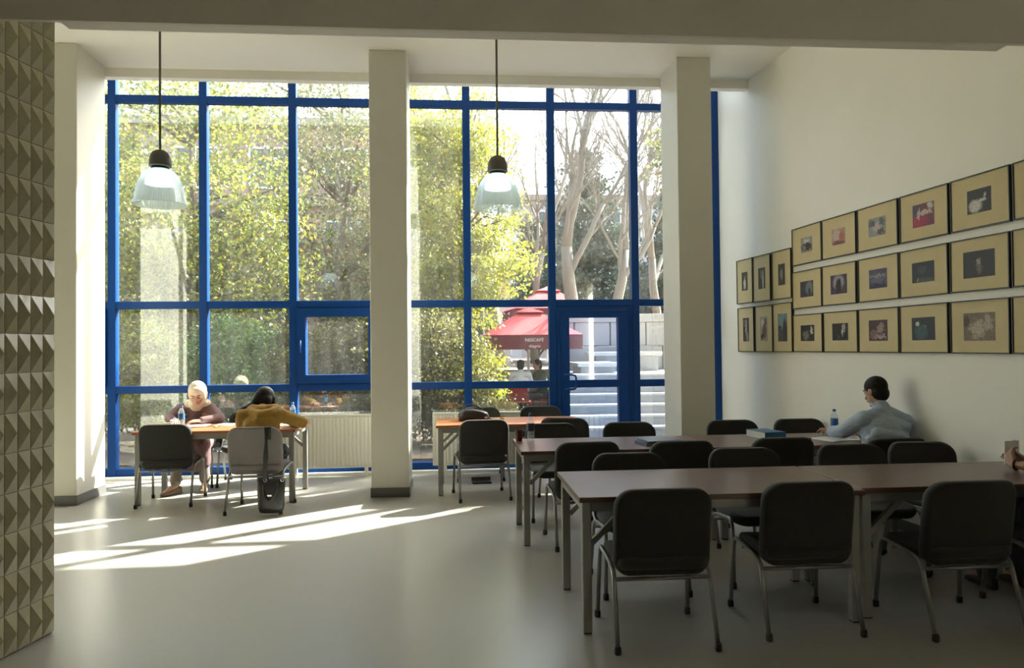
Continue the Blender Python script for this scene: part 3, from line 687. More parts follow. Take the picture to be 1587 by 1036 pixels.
# ------------------------------------------------------------------ people
def vec(p): return Vector(p)
def hand(mb, wrist, d, nrm, thumb, curl=.5, spread=1.0):
    d = vec(d).normalized(); nrm = vec(nrm); nrm = (nrm - d*nrm.dot(d)).normalized(); sd = d.cross(nrm)*thumb
    w = vec(wrist)
    for k in (-1.2, 0, 1.2): mb.capsule(w + sd*.013*k, w + d*.075 + sd*.022*k, .016, .014, 10)
    for k, L in zip((1.5, .5, -.5, -1.5), (.066, .074, .068, .054)):
        a = w + d*.082 + sd*.0205*k
        dd = (d + sd*.12*k*spread).normalized()
        b = a + (dd*math.cos(curl*.6) - nrm*math.sin(curl*.6))*L*.5
        c = b + (dd*math.cos(curl*1.5) - nrm*math.sin(curl*1.5))*L*.5
        mb.chain([a, b, c], [.0088, .0080, .0066], 8)
    a = w + d*.022 + sd*.026; b = a + (d*.6 + sd*.75 - nrm*.15).normalized()*.036; c = b + (d*.9 + sd*.15 - nrm*.3).normalized()*.032
    mb.chain([a, b, c], [.0135, .0105, .0085], 8)
def head(mb, c, fwd, up, s=1.0):
    f = vec(fwd).normalized(); u = vec(up); u = (u - f*u.dot(f)).normalized(); r = f.cross(u); c = vec(c)
    R = Matrix((r, f, u)).transposed()
    mb.ell(c + u*.025*s, (.074*s, .092*s, .092*s), R)
    mb.ell(c + u*(-.045*s) + f*.018*s, (.058*s, .070*s, .072*s), R)
    mb.ell(c + u*(-.098*s) + f*.062*s, (.026*s, .020*s, .018*s), R)          # chin
    mb.capsule(c + f*.088*s + u*.005*s, c + f*.108*s - u*.030*s, .008*s, .013*s, 8)  # nose
    mb.ell(c + f*.088*s - u*.058*s, (.022*s, .010*s, .010*s), R)             # mouth
    for k in (-1, 1):
        mb.ell(c + f*.078*s + r*.034*s*k + u*.022*s, (.020*s, .010*s, .007*s), R)   # brow
        mb.ell(c + r*.074*s*k - u*.008*s - f*.008*s, (.009*s, .022*s, .032*s), R)   # ear
    return R
def body(J, R, mb):
    """J joints, R radii scale"""
    mb.capsule(J['pelvis'], J['chest'], .125*R, .125*R, 16); mb.capsule(J['chest'], J['neck'], .11*R, .06*R, 14)
    mb.capsule(J['hipL'], J['hipR'], .10*R, .10*R, 14)
    mb.capsule(J['neck'], J['head'], .052*R, .055*R, 12)
    for k in 'LR':
        mb.capsule(J['chest'], J['sh'+k], .09*R, .055*R, 12)
        mb.chain([J['sh'+k], J['el'+k], J['wr'+k]], [.050*R, .040*R, .026*R], 12)
        mb.chain([J['hip'+k], J['knee'+k], J['ank'+k]], [.080*R, .058*R, .040*R], 12)
        mb.capsule(J['ank'+k], J['toe'+k], .036, .028, 10)
def upper(J, R, mb, sleeve=1.0, hem=None, fat=.018):
    """torso and sleeves, a cloth layer around the body"""
    a = fat
    mb.capsule(J['pelvis'], J['chest'], .130*R+a, .128*R+a, 18); mb.capsule(J['chest'], J['neck'], .118*R+a, .052*R+a, 16)
    sl, sr = vec(J['shL']), vec(J['shR'])
    mb.capsule(sl, sr, .058*R+a, .058*R+a, 14)
    p, c = vec(J['pelvis']), vec(J['chest']); ax = (sr-sl).normalized()
    for k, t in (('L', -1), ('R', 1)):
        mb.capsule(p + ax*.06*t*R, c + ax*.085*t*R, .10*R+a, .10*R+a, 14)
        sh, el, wr = vec(J['sh'+k]), vec(J['el'+k]), vec(J['wr'+k])
        mb.chain([sh, el], [.056*R+a, .046*R+a], 12)
        if sleeve > .5: mb.capsule(el, el + (wr-el)*(.94 if sleeve >= 1 else .5), .044*R+a, .032*R+a*.8, 12)
def legs(J, R, mb, fat=.014, down=.97):
    mb.capsule(J['hipL'], J['hipR'], .115*R+fat, .115*R+fat, 14)
    for k in 'LR':
        an = vec(J['knee'+k]) + (vec(J['ank'+k])-vec(J['knee'+k]))*down
        mb.chain([J['hip'+k], J['knee'+k], an], [.086*R+fat, .064*R+fat, .048*R+fat], 12)
def shoe(name, J, k, m, par, o):
    a, t = vec(J['ank'+k]), vec(J['toe'+k]); d = (t-a); d.z = 0; d.normalize(); s = Vector((-d.y, d.x, 0))
    base = Vector((a.x, a.y, 0)); mb = MB(); rings = []
    for u_, w, h in ((-.065,.028,.03),(-.055,.035,.075),(-.02,.040,.085),(.05,.042,.065),(.11,.046,.048),(.155,.038,.036),(.175,.02,.022)):
        ring = []
        for q in range(12):
            an = 2*PI*q/12; ca, sa = math.cos(an), math.sin(an)
            ring.append(base + d*u_ + s*(w*math.copysign(abs(ca)**.7, ca)) + Vector((0,0,.003+h/2+h/2*math.copysign(abs(sa)**.7, sa))))
        rings.append(ring)
    mb.loft(rings); mb.build(name, m, par, smooth=True, origin=o)
def hands_into(mb, J, spec):
    for k, (d, nrm, th, curl) in spec.items(): hand(mb, J['wr'+k], d, nrm, th, curl)

M['eye'] = mat('eye_white', (.7,.68,.65), .3)
def eyes(ob, c, hR, o, s=1.0):
    f, u, r = hR.col[1], hR.col[2], hR.col[0]; c = vec(c)
    for k in (-1, 1):
        e = c + f*.0795*s + r*.034*k*s + u*.006*s
        w = MB().ell(e, (.014*s,.009*s,.008*s), hR, 10, 6).build('eye', M['eye'], ob, smooth=True, origin=o)
        MB().ell(e + f*.0065*s, (.006*s,.004*s,.006*s), hR, 8, 5).build('iris', M['hair'], w, smooth=True, origin=o)
        MB().capsule(c + f*.088*s + r*.018*k*s + u*.030*s, c + f*.076*s + r*.052*k*s + u*.030*s, .004*s, .003*s, 6).build('eyebrow', M['hair'], ob, smooth=True, origin=o)
    MB().ell(c + f*.0965*s - u*.058*s, (.019*s,.005*s,.006*s), hR, 10, 6).build('mouth', M['lips'], ob, smooth=True, origin=o)
M['lips'] = mat('lips', (.42,.14,.12), .5)
# --- woman in a white headscarf, facing the room
o = (-2.92, 8.80, 0)
J = dict(pelvis=(-2.92,8.84,.54), chest=(-2.90,8.74,.78), neck=(-2.86,8.63,.945), head=(-2.825,8.54,1.07),
         shL=(-2.72,8.66,.895), shR=(-3.05,8.68,.895), elL=(-2.57,8.50,.795), wrL=(-2.73,8.34,.785), elR=(-3.12,8.52,.80), wrR=(-3.00,8.30,.795),
         hipL=(-2.83,8.82,.53), hipR=(-3.01,8.82,.53), kneeL=(-2.74,8.42,.51), kneeR=(-3.00,8.42,.52), ankL=(-2.72,8.46,.09), ankR=(-2.98,8.30,.09), toeL=(-2.70,8.34,.03), toeR=(-3.05,8.19,.03))
mb = MB(); body(J, .86, mb); HF = (.06,-.80,-.55); hR = head(mb, J['head'], HF, (0,-.5,.8), .98)
hands_into(mb, J, dict(R=((.35,-.9,-.08),(0,0,1),-1,.75), L=((-.85,-.5,-.02),(0,0,1),1,.45)))
w1 = organic('person', mb, M['skin'], None, o, .0055, 3); w1.location = o
tag(w1, 'seated woman in white headscarf and dusty pink coat, writing', 'person')
M['pinkcoat'] = mat('dusty_pink_coat', (.17,.10,.10), .8, var=.10, vscale=10, bump=.6, bscale=9, bdist=.04)
M['scarf'] = mat('cream_headscarf', (.72,.64,.50), .75, var=.06, vscale=10, bump=.5, bscale=11, bdist=.03)
M['taupe'] = mat('taupe_cloth', (.24,.20,.17), .8, var=.08, vscale=10, bump=.25, bscale=16)
mb = MB(); upper(J, .84, mb, 1.0, fat=.016)
mb.chain([J['pelvis'], (-2.87,8.60,.53), (-2.86,8.45,.50)], [.16,.135,.11], 14)
mb.chain([(-2.86,8.45,.50), (-2.80,8.43,.34)], [.11,.13], 14); mb.chain([J['hipR'], J['kneeR'], (-2.97,8.40,.34)], [.12,.095,.09], 12); mb.chain([J['hipL'], J['kneeL'], (-2.74,8.43,.32)], [.12,.095,.09], 12)
organic('coat', mb, M['pinkcoat'], w1, o, .010, 5)
mb = MB(); c = vec(J['head']); f = hR.col[1]; u = hR.col[2]; r = hR.col[0]
mb.ell(c + u*.030 - f*.018, (.098,.108,.108), hR); mb.ell(c - u*.05 - f*.045, (.092,.082,.10), hR)
for k in range(15):
    a = math.radians(-150 + 300*k/14); a2 = math.radians(-150+300*(k+1)/14)
    def rp(a): return c + f*(.055-.02*abs(math.sin(a))) + r*.076*math.sin(a) + u*(.105*math.cos(a)-.004)
    if k < 14: mb.capsule(rp(a), rp(a2), .019, .019, 8)
mb.capsule(c - u*.108 + f*.03 - r*.04, c - u*.108 + f*.03 + r*.04, .034, .034, 10)
mb.capsule(c - u*.12, vec(J['neck']) + Vector((0,-.01,.0)), .07, .085, 12)
mb.capsule(vec(J['neck']) + Vector((-.09,.02,.0)), vec(J['neck']) + Vector((.10,.02,-.005)), .055, .055, 12)
mb.capsule(vec(J['neck']) + Vector((.07,.02,.02)), vec(J['shL']) + Vector((-.03,.02,.04)), .055, .03, 12)
organic('headscarf', mb, M['scarf'], w1, o, .007, 4)
for k in (-1, 1):
    e = c + f*.0885 + r*.034*k + u*.004
    MB().ell(e, (.015,.006,.004), hR, 12, 6).build('eyelid', M['hair'], w1, smooth=True, origin=o)
    MB().capsule(c + f*.090 + r*.018*k + u*.030, c + f*.078 + r*.052*k + u*.030, .0035, .0025, 6).build('eyebrow', M['hair'], w1, smooth=True, origin=o)
MB().ell(c + f*.0975 - u*.058, (.019,.005,.006), hR, 12, 6).build('mouth', M['lips'], w1, smooth=True, origin=o)
mb = MB(); legs(J, .78, mb, .02, .9); organic('trousers', mb, M['taupe'], w1, o, .010, 4)
M['brownshoe'] = mat('brown_suede', (.20,.135,.085), .8, var=.1)
shoe('shoe', J, 'R', M['brownshoe'], w1, o); shoe('shoe', J, 'L', M['brownshoe'], w1, o)
MB().capsule((-2.955,8.235,.83), (-2.99,8.17,.755), .004, .0035, 8).build('pencil', M['bluecap'], w1, origin=o)

# --- woman in a mustard hoodie, back to the camera
o = (-1.86, 7.42, 0)
J = dict(pelvis=(-1.86,7.40,.55), chest=(-1.87,7.49,.80), neck=(-1.89,7.61,.945), head=(-1.895,7.745,1.035),
         shL=(-2.06,7.52,.895), shR=(-1.69,7.55,.895), elL=(-2.12,7.72,.80), wrL=(-1.97,7.96,.785), elR=(-1.53,7.74,.805), wrR=(-1.68,7.98,.785),
         hipL=(-1.95,7.44,.54), hipR=(-1.77,7.44,.54), kneeL=(-1.98,7.86,.51), kneeR=(-1.74,7.86,.51), ankL=(-1.95,7.93,.09), ankR=(-1.86,8.02,.09), toeL=(-1.95,8.04,.03), toeR=(-1.84,8.14,.03))
mb = MB(); body(J, .86, mb); hR = head(mb, J['head'], (.08,.75,-.62), (0,.6,.75), .98)
hands_into(mb, J, dict(R=((-.5,.8,-.04),(0,0,1),1,.7), L=((.5,.8,-.04),(0,0,1),-1,.4)))
w2 = organic('person', mb, M['skin'], None, o, .0055, 3); w2.location = o
tag(w2, 'seated woman in mustard hoodie with long dark hair, bent over table', 'person')
M['mustard'] = mat('mustard_fleece', (.33,.19,.035), .85, var=.12, vscale=12, bump=.6, bscale=9, bdist=.04)
M['jeans'] = mat('dark_trousers', (.035,.035,.045), .8, var=.1)
mb = MB(); upper(J, .84, mb, 1.0, fat=.024)
mb.chain([(-2.00,7.55,.965), (-1.95,7.48,.93), (-1.87,7.445,.905), (-1.78,7.48,.93), (-1.73,7.57,.965)], [.030,.042,.052,.042,.030], 12)
mb.chain([(-1.99,7.58,.975), (-1.88,7.53,.945), (-1.75,7.59,.975)], [.035,.06,.035], 12)
organic('hoodie', mb, M['mustard'], w2, o, .009, 4)
mb = MB(); c = vec(J['head']); f = hR.col[1]; u = hR.col[2]; r = hR.col[0]
mb.ell(c + u*.035 - f*.022, (.094,.108,.102), hR); mb.ell(c - u*.03 - f*.05, (.088,.062,.09), hR)
mb.chain([c - f*.07 + r*-.03, (-1.98,7.62,1.00), (-2.05,7.54,.965), (-2.11,7.49,.92), (-2.135,7.47,.87)], [.06,.036,.024,.016,.007], 10)
mb.chain([c - f*.06 - r*.05 + u*.02, (-1.99,7.63,.99), (-2.06,7.52,.945)], [.05,.026,.010], 10)
mb.chain([c + r*.075 + u*.02, c + r*.09 - u*.06 + f*.02, c + r*.088 - u*.14 + f*.04], [.035,.026,.010], 10)
mb.chain([c - r*.07 + u*.02 + f*.02, c - r*.088 - u*.07 + f*.04], [.035,.016], 10)
organic('hair', mb, M['hair'], w2, o, .007, 3)
eyes(w2, J['head'], hR, o, .98)
mb = MB(); legs(J, .82, mb); organic('trousers', mb, M['jeans'], w2, o, .010, 4)
shoe('shoe', J, 'R', M['dark'], w2, o); shoe('shoe', J, 'L', M['dark'], w2, o)

# --- man in a light blue shirt, back to the camera
o = (3.42, 5.66, 0)
J = dict(pelvis=(3.435,5.63,.55), chest=(3.455,5.70,.83), neck=(3.47,5.77,1.03), head=(3.465,5.83,1.155),
         shL=(3.295,5.72,.945), shR=(3.635,5.72,.915), elL=(3.21,5.87,.835), wrL=(3.215,6.10,.80), elR=(3.62,5.90,.81), wrR=(3.47,6.08,.785),
         hipL=(3.34,5.66,.54), hipR=(3.53,5.66,.54), kneeL=(3.31,6.08,.52), kneeR=(3.55,6.08,.52), ankL=(3.31,6.10,.09), ankR=(3.55,6.12,.09), toeL=(3.30,6.24,.03), toeR=(3.56,6.26,.03))
mb = MB(); body(J, .92, mb); hR = head(mb, J['head'], (-.30,.86,-.30), (-.05,.35,.9), 1.0)
hands_into(mb, J, dict(L=((.02,.95,.0),(.5,0,.85),-1,.6), R=((-.85,.5,-.02),(0,0,1),1,.6)))
m1 = organic('person', mb, M['skin2'], None, o, .0055, 3); m1.location = o
tag(m1, 'seated man in light blue shirt with short dark hair, writing', 'person')
M['shirt'] = mat('light_blue_shirt', (.38,.45,.55), .75, var=.05, vscale=10, bump=.7, bscale=6.5, bdist=.05, stretch=(1,1,2.2))
mb = MB(); upper(J, .95, mb, 1.0, fat=.017)
mb.chain([(3.36,5.66,.89), (3.47,5.655,.90), (3.59,5.665,.87)], [.06,.07,.06], 10)
mb.chain([(3.47,5.74,1.01), (3.33,5.71,.955)], [.055,.06], 10); mb.chain([(3.47,5.74,1.01), (3.60,5.71,.94)], [.055,.06], 10)
mb.chain([(3.34,5.60,.84), (3.50,5.575,.80), (3.62,5.62,.74)], [.05,.05,.05], 10)
mb.chain([(3.30,5.62,.78), (3.42,5.56,.70), (3.56,5.57,.66)], [.05,.055,.05], 10)
sh = organic('shirt', mb, M['shirt'], m1, o, .009, 4)
c = vec(J['head']); f = hR.col[1]; u = hR.col[2]; r = hR.col[0]
mb = MB(); mb.tube([vec(J['neck']) + Vector((.060*math.cos(a*PI/8), .012+.058*math.sin(a*PI/8), .020+.018*math.sin(a*PI/8))) for a in range(16)], .016, 8, closed=True)
organic('collar', mb, M['shirt'], m1, o, .006, 2)
mb = MB(); mb.ell(c + u*.040 - f*.012, (.083,.099,.088), hR); mb.ell(c - f*.040 - u*.02, (.076,.062,.075), hR)
organic('hair', mb, M['hair'], m1, o, .006, 3)
eyes(m1, J['head'], hR, o)
mb = MB(); legs(J, .95, mb); organic('trousers', mb, M['jeans'], m1, o, .010, 4)
shoe('shoe', J, 'R', M['dark'], m1, o); shoe('shoe', J, 'L', M['dark'], m1, o)

# --- person at the right edge, only the hands in view
o = (3.50, 4.02, 0)
J = dict(pelvis=(3.48,4.00,.55), chest=(3.56,4.00,.83), neck=(3.57,4.02,1.02), head=(3.57,4.07,1.16),
         shL=(3.42,3.99,.95), shR=(3.70,4.02,.95), elL=(3.40,4.20,.80), wrL=(3.445,4.34,.785), elR=(3.715,4.23,.80), wrR=(3.60,4.40,.80),
         hipL=(3.39,4.03,.54), hipR=(3.57,4.03,.54), kneeL=(3.36,4.44,.52), kneeR=(3.58,4.44,.52), ankL=(3.36,4.46,.09), ankR=(3.58,4.46,.09), toeL=(3.36,4.58,.03), toeR=(3.58,4.58,.03))
J['elL'] = (3.56,4.17,.80); J['wrL'] = (3.475,4.36,.785)
mb = MB(); body(J, .90, mb); hR = head(mb, J['head'], (0,.85,-.4), (0,.4,.85), 1.0)
hands_into(mb, J, dict(L=((.15,.55,.75),(-.9,.2,.2),-1,.9), R=((-.5,.7,.45),(.5,.3,.8),1,.8)))
m2 = organic('person', mb, M['skin2'], None, o, .0055, 3); m2.location = o
tag(m2, 'person at the right edge, only forearm and hands in view', 'person')
M['brownshirt'] = mat('dark_brown_shirt', (.05,.03,.022), .8, var=.1, vscale=10, bump=.3, bscale=14)
mb = MB(); upper(J, .92, mb, .6, fat=.017); organic('shirt', mb, M['brownshirt'], m2, o, .009, 4)
c = vec(J['head']); f = hR.col[1]; u = hR.col[2]
mb = MB(); mb.ell(c + u*.036 - f*.016, (.086,.100,.090), hR); mb.ell(c - f*.045 - u*.03, (.08,.06,.08), hR); organic('hair', mb, M['hair'], m2, o, .007, 3)
eyes(m2, J['head'], hR, o)
mb = MB(); legs(J, .92, mb); organic('trousers', mb, M['jeans'], m2, o, .010, 4)
shoe('shoe', J, 'R', M['dark'], m2, o); shoe('shoe', J, 'L', M['dark'], m2, o)
wv = vec(J['wrL']); wd_ = (wv - vec(J['elL'])).normalized(); wx = wd_.cross(Vector((0,0,1))).normalized(); wy = wd_.cross(wx)
MB().tube([wv - wd_*.015 + (wx*math.cos(a*PI/8) + wy*math.sin(a*PI/8))*.030 for a in range(16)], .006, 8, closed=True).build('wristband', M['leather'], m2, smooth=True, origin=o)
t = thing('booklet', 'pale open booklet held at the right edge of the near table', 'booklet', (3.60, 4.50, TZ+.03), .5)
for k in (-1, 1): MB().obox((k*.05, 0, .075), (.105, .006, .15), Matrix.Rotation(k*.35, 3, 'Z')).build('leaf', M['paper'], t)
MB().box(-.004, .004, -.004, .006, 0, .15).build('spine', M['tanpages'], t)

# ------------------------------------------------------------------ outside: ground, terrace, buildings
M['paving'] = mat('outdoor_paving', (.20,.18,.155), .85, var=.15, vscale=2.5, bump=.2, bscale=30)
M['stone'] = mat('pale_stone', (.40,.39,.37), .8, var=.12, vscale=3, bump=.3, bscale=25)
M['concrete'] = mat('grey_concrete', (.27,.27,.275), .85, var=.12, vscale=4, bump=.2, bscale=30)
M['pinkwall'] = mat('dull_pink_render', (.30,.20,.18), .85, var=.10, vscale=.7, bump=.2, bscale=10)
M['greywall'] = mat('pale_grey_render', (.34,.345,.36), .85, var=.08, vscale=.7)
M['whitewall'] = mat('white_render', (.62,.60,.57), .85, var=.06, vscale=.7)
M['slab'] = mat('slab_band', (.24,.21,.18), .85, var=.08)
M['darkglass'] = mat('dark_window_glass', (.05,.06,.07), .12, var=.1)
M['bark'] = mat('brown_bark', (.13,.095,.065), .9, var=.25, vscale=8, bump=.6, bscale=20, stretch=(2,2,.5))
M['palebark'] = mat('pale_bark', (.20,.172,.14), .9, var=.2, vscale=6, bump=.4, bscale=20, stretch=(2,2,.5))
M['soil'] = mat('planting_soil', (.10,.075,.05), .95, var=.25, vscale=6, bump=.5, bscale=20)
struct(MB().box(-40, 45, YW+.125, 80, -.3, -.02).build('ground', M['paving']), 'paved ground outside the window', 'ground')
struct(MB().box(-9.0, .9, 10.1, 14.2, -.019, .06).build('ground', M['soil']), 'planting bed of the shrubs outside', 'ground')
# stairs and terrace outside the door
tr = thing('terrace_stairs', 'pale stone steps rising behind the glass door', 'stairs', (1.85, 12.2, 0))
for i in range(6):
    stp = MB().box(0, 3.0, i*.32, 1.95, i*.165-.02 if i else -.02, (i+1)*.165).build('step', M['concrete'], tr)
    MB().box(-.01, 3.0, i*.32-.025, i*.32+.33, (i+1)*.165, (i+1)*.165+.035).build('tread', M['stone'], stp)
struct(MB().box(2.42, 16, 14.16, 18.0, -.02, 1.0).build('ground', M['stone']), 'sunlit upper terrace above the stone steps', 'ground')
struct(MB().box(-14, 30, 18.001, 60, -.02, 1.0).build('ground', M['paving']), 'raised ground behind the cafe umbrellas', 'ground')
for i, (x0, x1, y0, y1, z1, lab) in enumerate(((2.5, 3.35, 14.6, 15.8, 1.22, 'low white stone bench slab on the terrace, left'), (3.05, 4.6, 15.9, 16.9, 1.42, 'low white stone bench slab on the terrace, right'))):
    t = thing('stone_bench', lab, 'bench', ((x0+x1)/2, (y0+y1)/2, 1.0))
    MB().box(-(x1-x0)/2, (x1-x0)/2, -(y1-y0)/2, (y1-y0)/2, z1-1.08, z1-1.0).build('slab', M['stone'], t, bevel=.01)
    MB().box(-(x1-x0)/2+.08, (x1-x0)/2-.08, -(y1-y0)/2+.08, (y1-y0)/2-.08, 0, z1-1.081).build('base', M['concrete'], t)
t = thing('stone_parapet', 'wall of large pale stone blocks behind the terrace', 'wall', (2.4, 17.3, 1.0))
for r in range(2):
    for i in range(8):
        x0 = i*.85 - (.4 if r else 0)
        MB().box(x0+.01, x0+.84, -.2, .2, r*.56+(.005), r*.56+.55).build('block', M['stone'], t, bevel=.015, seg=1, loc=(0, random.uniform(-.015,.015), 0))
MB().box(-.42, 6.9, -.24, .24, 1.112, 1.30).build('coping', M['stone'], t, bevel=.01)

def building(name, label, x0, x1, y, z0, z1, wallm, bands, wins, wm='darkglass', frame='white', dep=8):
    t = thing(name, label, 'building', ((x0+x1)/2, y, z0)); hx = (x1-x0)/2
    MB().box(-hx, hx, 0, dep, 0, z1-z0).build('walls', M[wallm], t)
    for zb in bands: MB().box(-hx-.1, hx+.1, -.25, .1, zb-z0-.18, zb-z0+.18).build('floor_band', M['slab'], t)
    for (wx, wz, ww, wh) in wins:
        f = MB().box(wx-ww/2-.08, wx+ww/2+.08, -.06, .02, wz-z0-.08, wz-z0+wh+.08).build('window', M[frame], t)
        MB().box(wx-ww/2, wx-.03, -.075, -.055, wz-z0, wz-z0+wh).build('pane', M[wm], f); MB().box(wx+.03, wx+ww/2, -.075, -.055, wz-z0, wz-z0+wh).build('pane', M[wm], f)
    MB().box(-hx-.15, hx+.15, -.3, dep, z1-z0, z1-z0+.3).build('roof_edge', M['slab'], t)
    return t
building('pink_building', 'dull pink building with floor bands far behind the trees', -17, .5, 30, 1.0, 10.4, 'pinkwall', (4.2, 7.4), [(x, z, 1.6, 1.5) for z in (1.9, 5.1, 8.0) for x in (-7.5, -4.6, -1.7, 1.2, 4.1, 7.0)])
building('white_building', 'pale building behind the bare trees on the right', 3.8, 24, 40, 1.0, 9.5, 'greywall', (4.0, 7.0), [(x, z, 2.2, 1.5) for z in (1.9, 4.9, 7.4) for x in (-8, -4.6, -1.2, 2.2, 5.6)])
building('low_building', 'dull pink low building with dark windows behind the left trees', -14, -1.4, 20.5, 1.0, 4.4, 'pinkwall', (3.7,), [(x_, 1.8, 1.7, 1.5) for x_ in (5.0, 2.6, .2, -2.2, -4.6)], dep=4, frame='slab')
building('kiosk', 'white kiosk wall left of the red umbrellas', -.6, 1.9, 24, 1.0, 4.0, 'whitewall', (), [(.4, 1.9, .9, 1.0)], dep=3)

# ------------------------------------------------------------------ umbrellas and cafe guests
M['canopy'] = mat('red_canopy', (.40,.032,.042), .8, var=.06)
M['valance'] = mat('maroon_valance', (.13,.018,.030), .8, var=.06)
M['print_white'] = mat('white_print', (.75,.72,.70), .7)
def text_mesh(txt, size, m, parent, loc, rot, name='lettering', shear=0.0):
    cu = bpy.data.curves.new('t', 'FONT'); cu.body = txt; cu.size = size; cu.align_x = 'CENTER'; cu.align_y = 'CENTER'; cu.extrude = .003; cu.shear = shear
    ob = bpy.data.objects.new('t', cu); COL.objects.link(ob)
    dg = bpy.context.evaluated_depsgraph_get(); me = bpy.data.meshes.new_from_object(ob.evaluated_get(dg)); bpy.data.objects.remove(ob)
    me.materials.clear(); me.materials.append(m)
    o = bpy.data.objects.new(name, me); COL.objects.link(o); o.parent = parent; o.location = loc; o.rotation_euler = rot
    return o
def umbrella(x, y, z0, zval, half, label, rz=0, top=.72, vh=.30):
    t = thing('parasol', label, 'umbrella', (x, y, z0), rz, 'red cafe umbrellas')
    h = zval - z0
    MB().tube([(0,0,0),(0,0,h+vh+top)], .03, 10).build('pole', M['white'], t)
    MB().lathe([(.2,0),(.2,.06),(.06,.10),(.0005,.10)], 16).build('base', M['concrete'], t)
    q = half; e = h+vh
    cn = MB()
    c4 = [(-q,-q),(q,-q),(q,q),(-q,q)]
    for i in range(4):
        a, b = c4[i], c4[(i+1) % 4]
        a2, b2 = (a[0]*.22, a[1]*.22), (b[0]*.22, b[1]*.22)
        cn.add([(*a,e),(*b,e),(*b2,e+top*.78),(*a2,e+top*.78),(*a,e-.01),(*b,e-.01),(*b2,e+top*.77),(*a2,e+top*.77)], [(0,1,2,3),(7,6,5,4),(0,4,5,1),(2,6,7,3)])
    cn.build('canopy', M['canopy'], t)
    tp = MB()
    for i in range(4):
        a, b = c4[i], c4[(i+1) % 4]
        tp.add([(a[0]*.3,a[1]*.3,e+top*.80),(b[0]*.3,b[1]*.3,e+top*.80),(0,0,e+top),(a[0]*.3,a[1]*.3,e+top*.77),(b[0]*.3,b[1]*.3,e+top*.77),(0,0,e+top-.03)], [(0,1,2),(5,4,3),(0,3,4,1)])
    tp.build('vent_cap', M['canopy'], t)
    for i in range(4):
        a, b = Vector((*c4[i], 0)), Vector((*c4[(i+1) % 4], 0)); n = Vector((b.y-a.y, a.x-b.x, 0)).normalized()
        va = MB(); th = n*.012
        va.add([a+Vector((0,0,h)), b+Vector((0,0,h)), b+Vector((0,0,e)), a+Vector((0,0,e)), a-th+Vector((0,0,h)), b-th+Vector((0,0,h)), b-th+Vector((0,0,e)), a-th+Vector((0,0,e))],
               [(0,1,2,3),(7,6,5,4),(0,4,5,1),(2,6,7,3),(1,5,6,2),(3,7,4,0)])
        v = va.build('valance', M['valance'], t)
        ang = math.atan2(n.y, n.x) + PI/2
        mid_ = (a+b)/2 + n*.006
        text_mesh('NESCAFÉ', .095, M['print_white'], v, (mid_.x, mid_.y, e-.11), (PI/2, 0, ang))
        text_mesh('Alegria', .085, M['print_white'], v, (mid_.x, mid_.y, e-.235), (PI/2, 0, ang), shear=.25)
    return t
umbrella(1.66, 16.0, 0, 1.50, 1.0, 'red square umbrella with white lettering, over the cafe guests', .02, .62)
umbrella(2.85, 22.0, 1.0, 2.35, 1.15, 'red umbrella behind the front one, higher up', .1, .7)
M['redchair'] = mat('red_plastic', (.25,.02,.03), .5)
def simple_person(x, y, face, top_m, bot_m, label, z=0.0):
    d = Vector((math.sin(face), math.cos(face), 0)); s = Vector((d.y, -d.x, 0)); B = Vector((x, y, z))
    def p(a, b, c): return B + s*a + d*b + Vector((0,0,c))
    J = dict(pelvis=p(0,0,.52), chest=p(0,.06,.82), neck=p(0,.1,1.03), head=p(0,.15,1.16), shL=p(-.17,.08,.97), shR=p(.17,.08,.97),
             elL=p(-.22,.2,.78), wrL=p(-.10,.38,.80), elR=p(.22,.2,.78), wrR=p(.10,.38,.80), hipL=p(-.09,.03,.5), hipR=p(.09,.03,.5), kneeL=p(-.12,.42,.5), kneeR=p(.12,.42,.5),
             ankL=p(-.12,.45,.09), ankR=p(.12,.45,.09), toeL=p(-.12,.57,.03), toeR=p(.12,.57,.03))
    mb = MB(); body(J, .9, mb); hR = head(mb, J['head'], d + Vector((0,0,-.15)), (0,0,1))
    hand(mb, J['wrL'], s*.4+d, (0,0,1), 1, .5); hand(mb, J['wrR'], -s*.4+d, (0,0,1), -1, .5)
    ob = organic('person', mb, M['skin'], None, B, .008, 3); ob.location = B; tag(ob, label, 'person')
    mb = MB(); upper(J, .92, mb, 1.0); organic('shirt', mb, top_m, ob, B, .014, 4)
    mb = MB(); legs(J, .9, mb); organic('trousers', mb, bot_m, ob, B, .014, 4)
    c = J['head']; f = hR.col[1]; u = hR.col[2]
    mb = MB(); mb.ell(c + u*.036 - f*.016, (.086,.100,.090), hR); mb.ell(c - f*.045 - u*.03, (.08,.06,.08), hR); organic('hair', mb, M['hair'], ob, B, .01, 3)
    eyes(ob, c, hR, B)
    return ob
M['whiteshirt'] = mat('white_shirt', (.72,.72,.74), .8, var=.05); M['greenshirt'] = mat('dark_green_top', (.06,.10,.06), .8, var=.1)
simple_person(1.42, 15.50, .25, M['whiteshirt'], M['jeans'], 'cafe guest in white shirt on a red chair under the umbrella')
simple_person(1.98, 15.95, -1.9, M['greenshirt'], M['jeans'], 'cafe guest in dark green under the red umbrella')
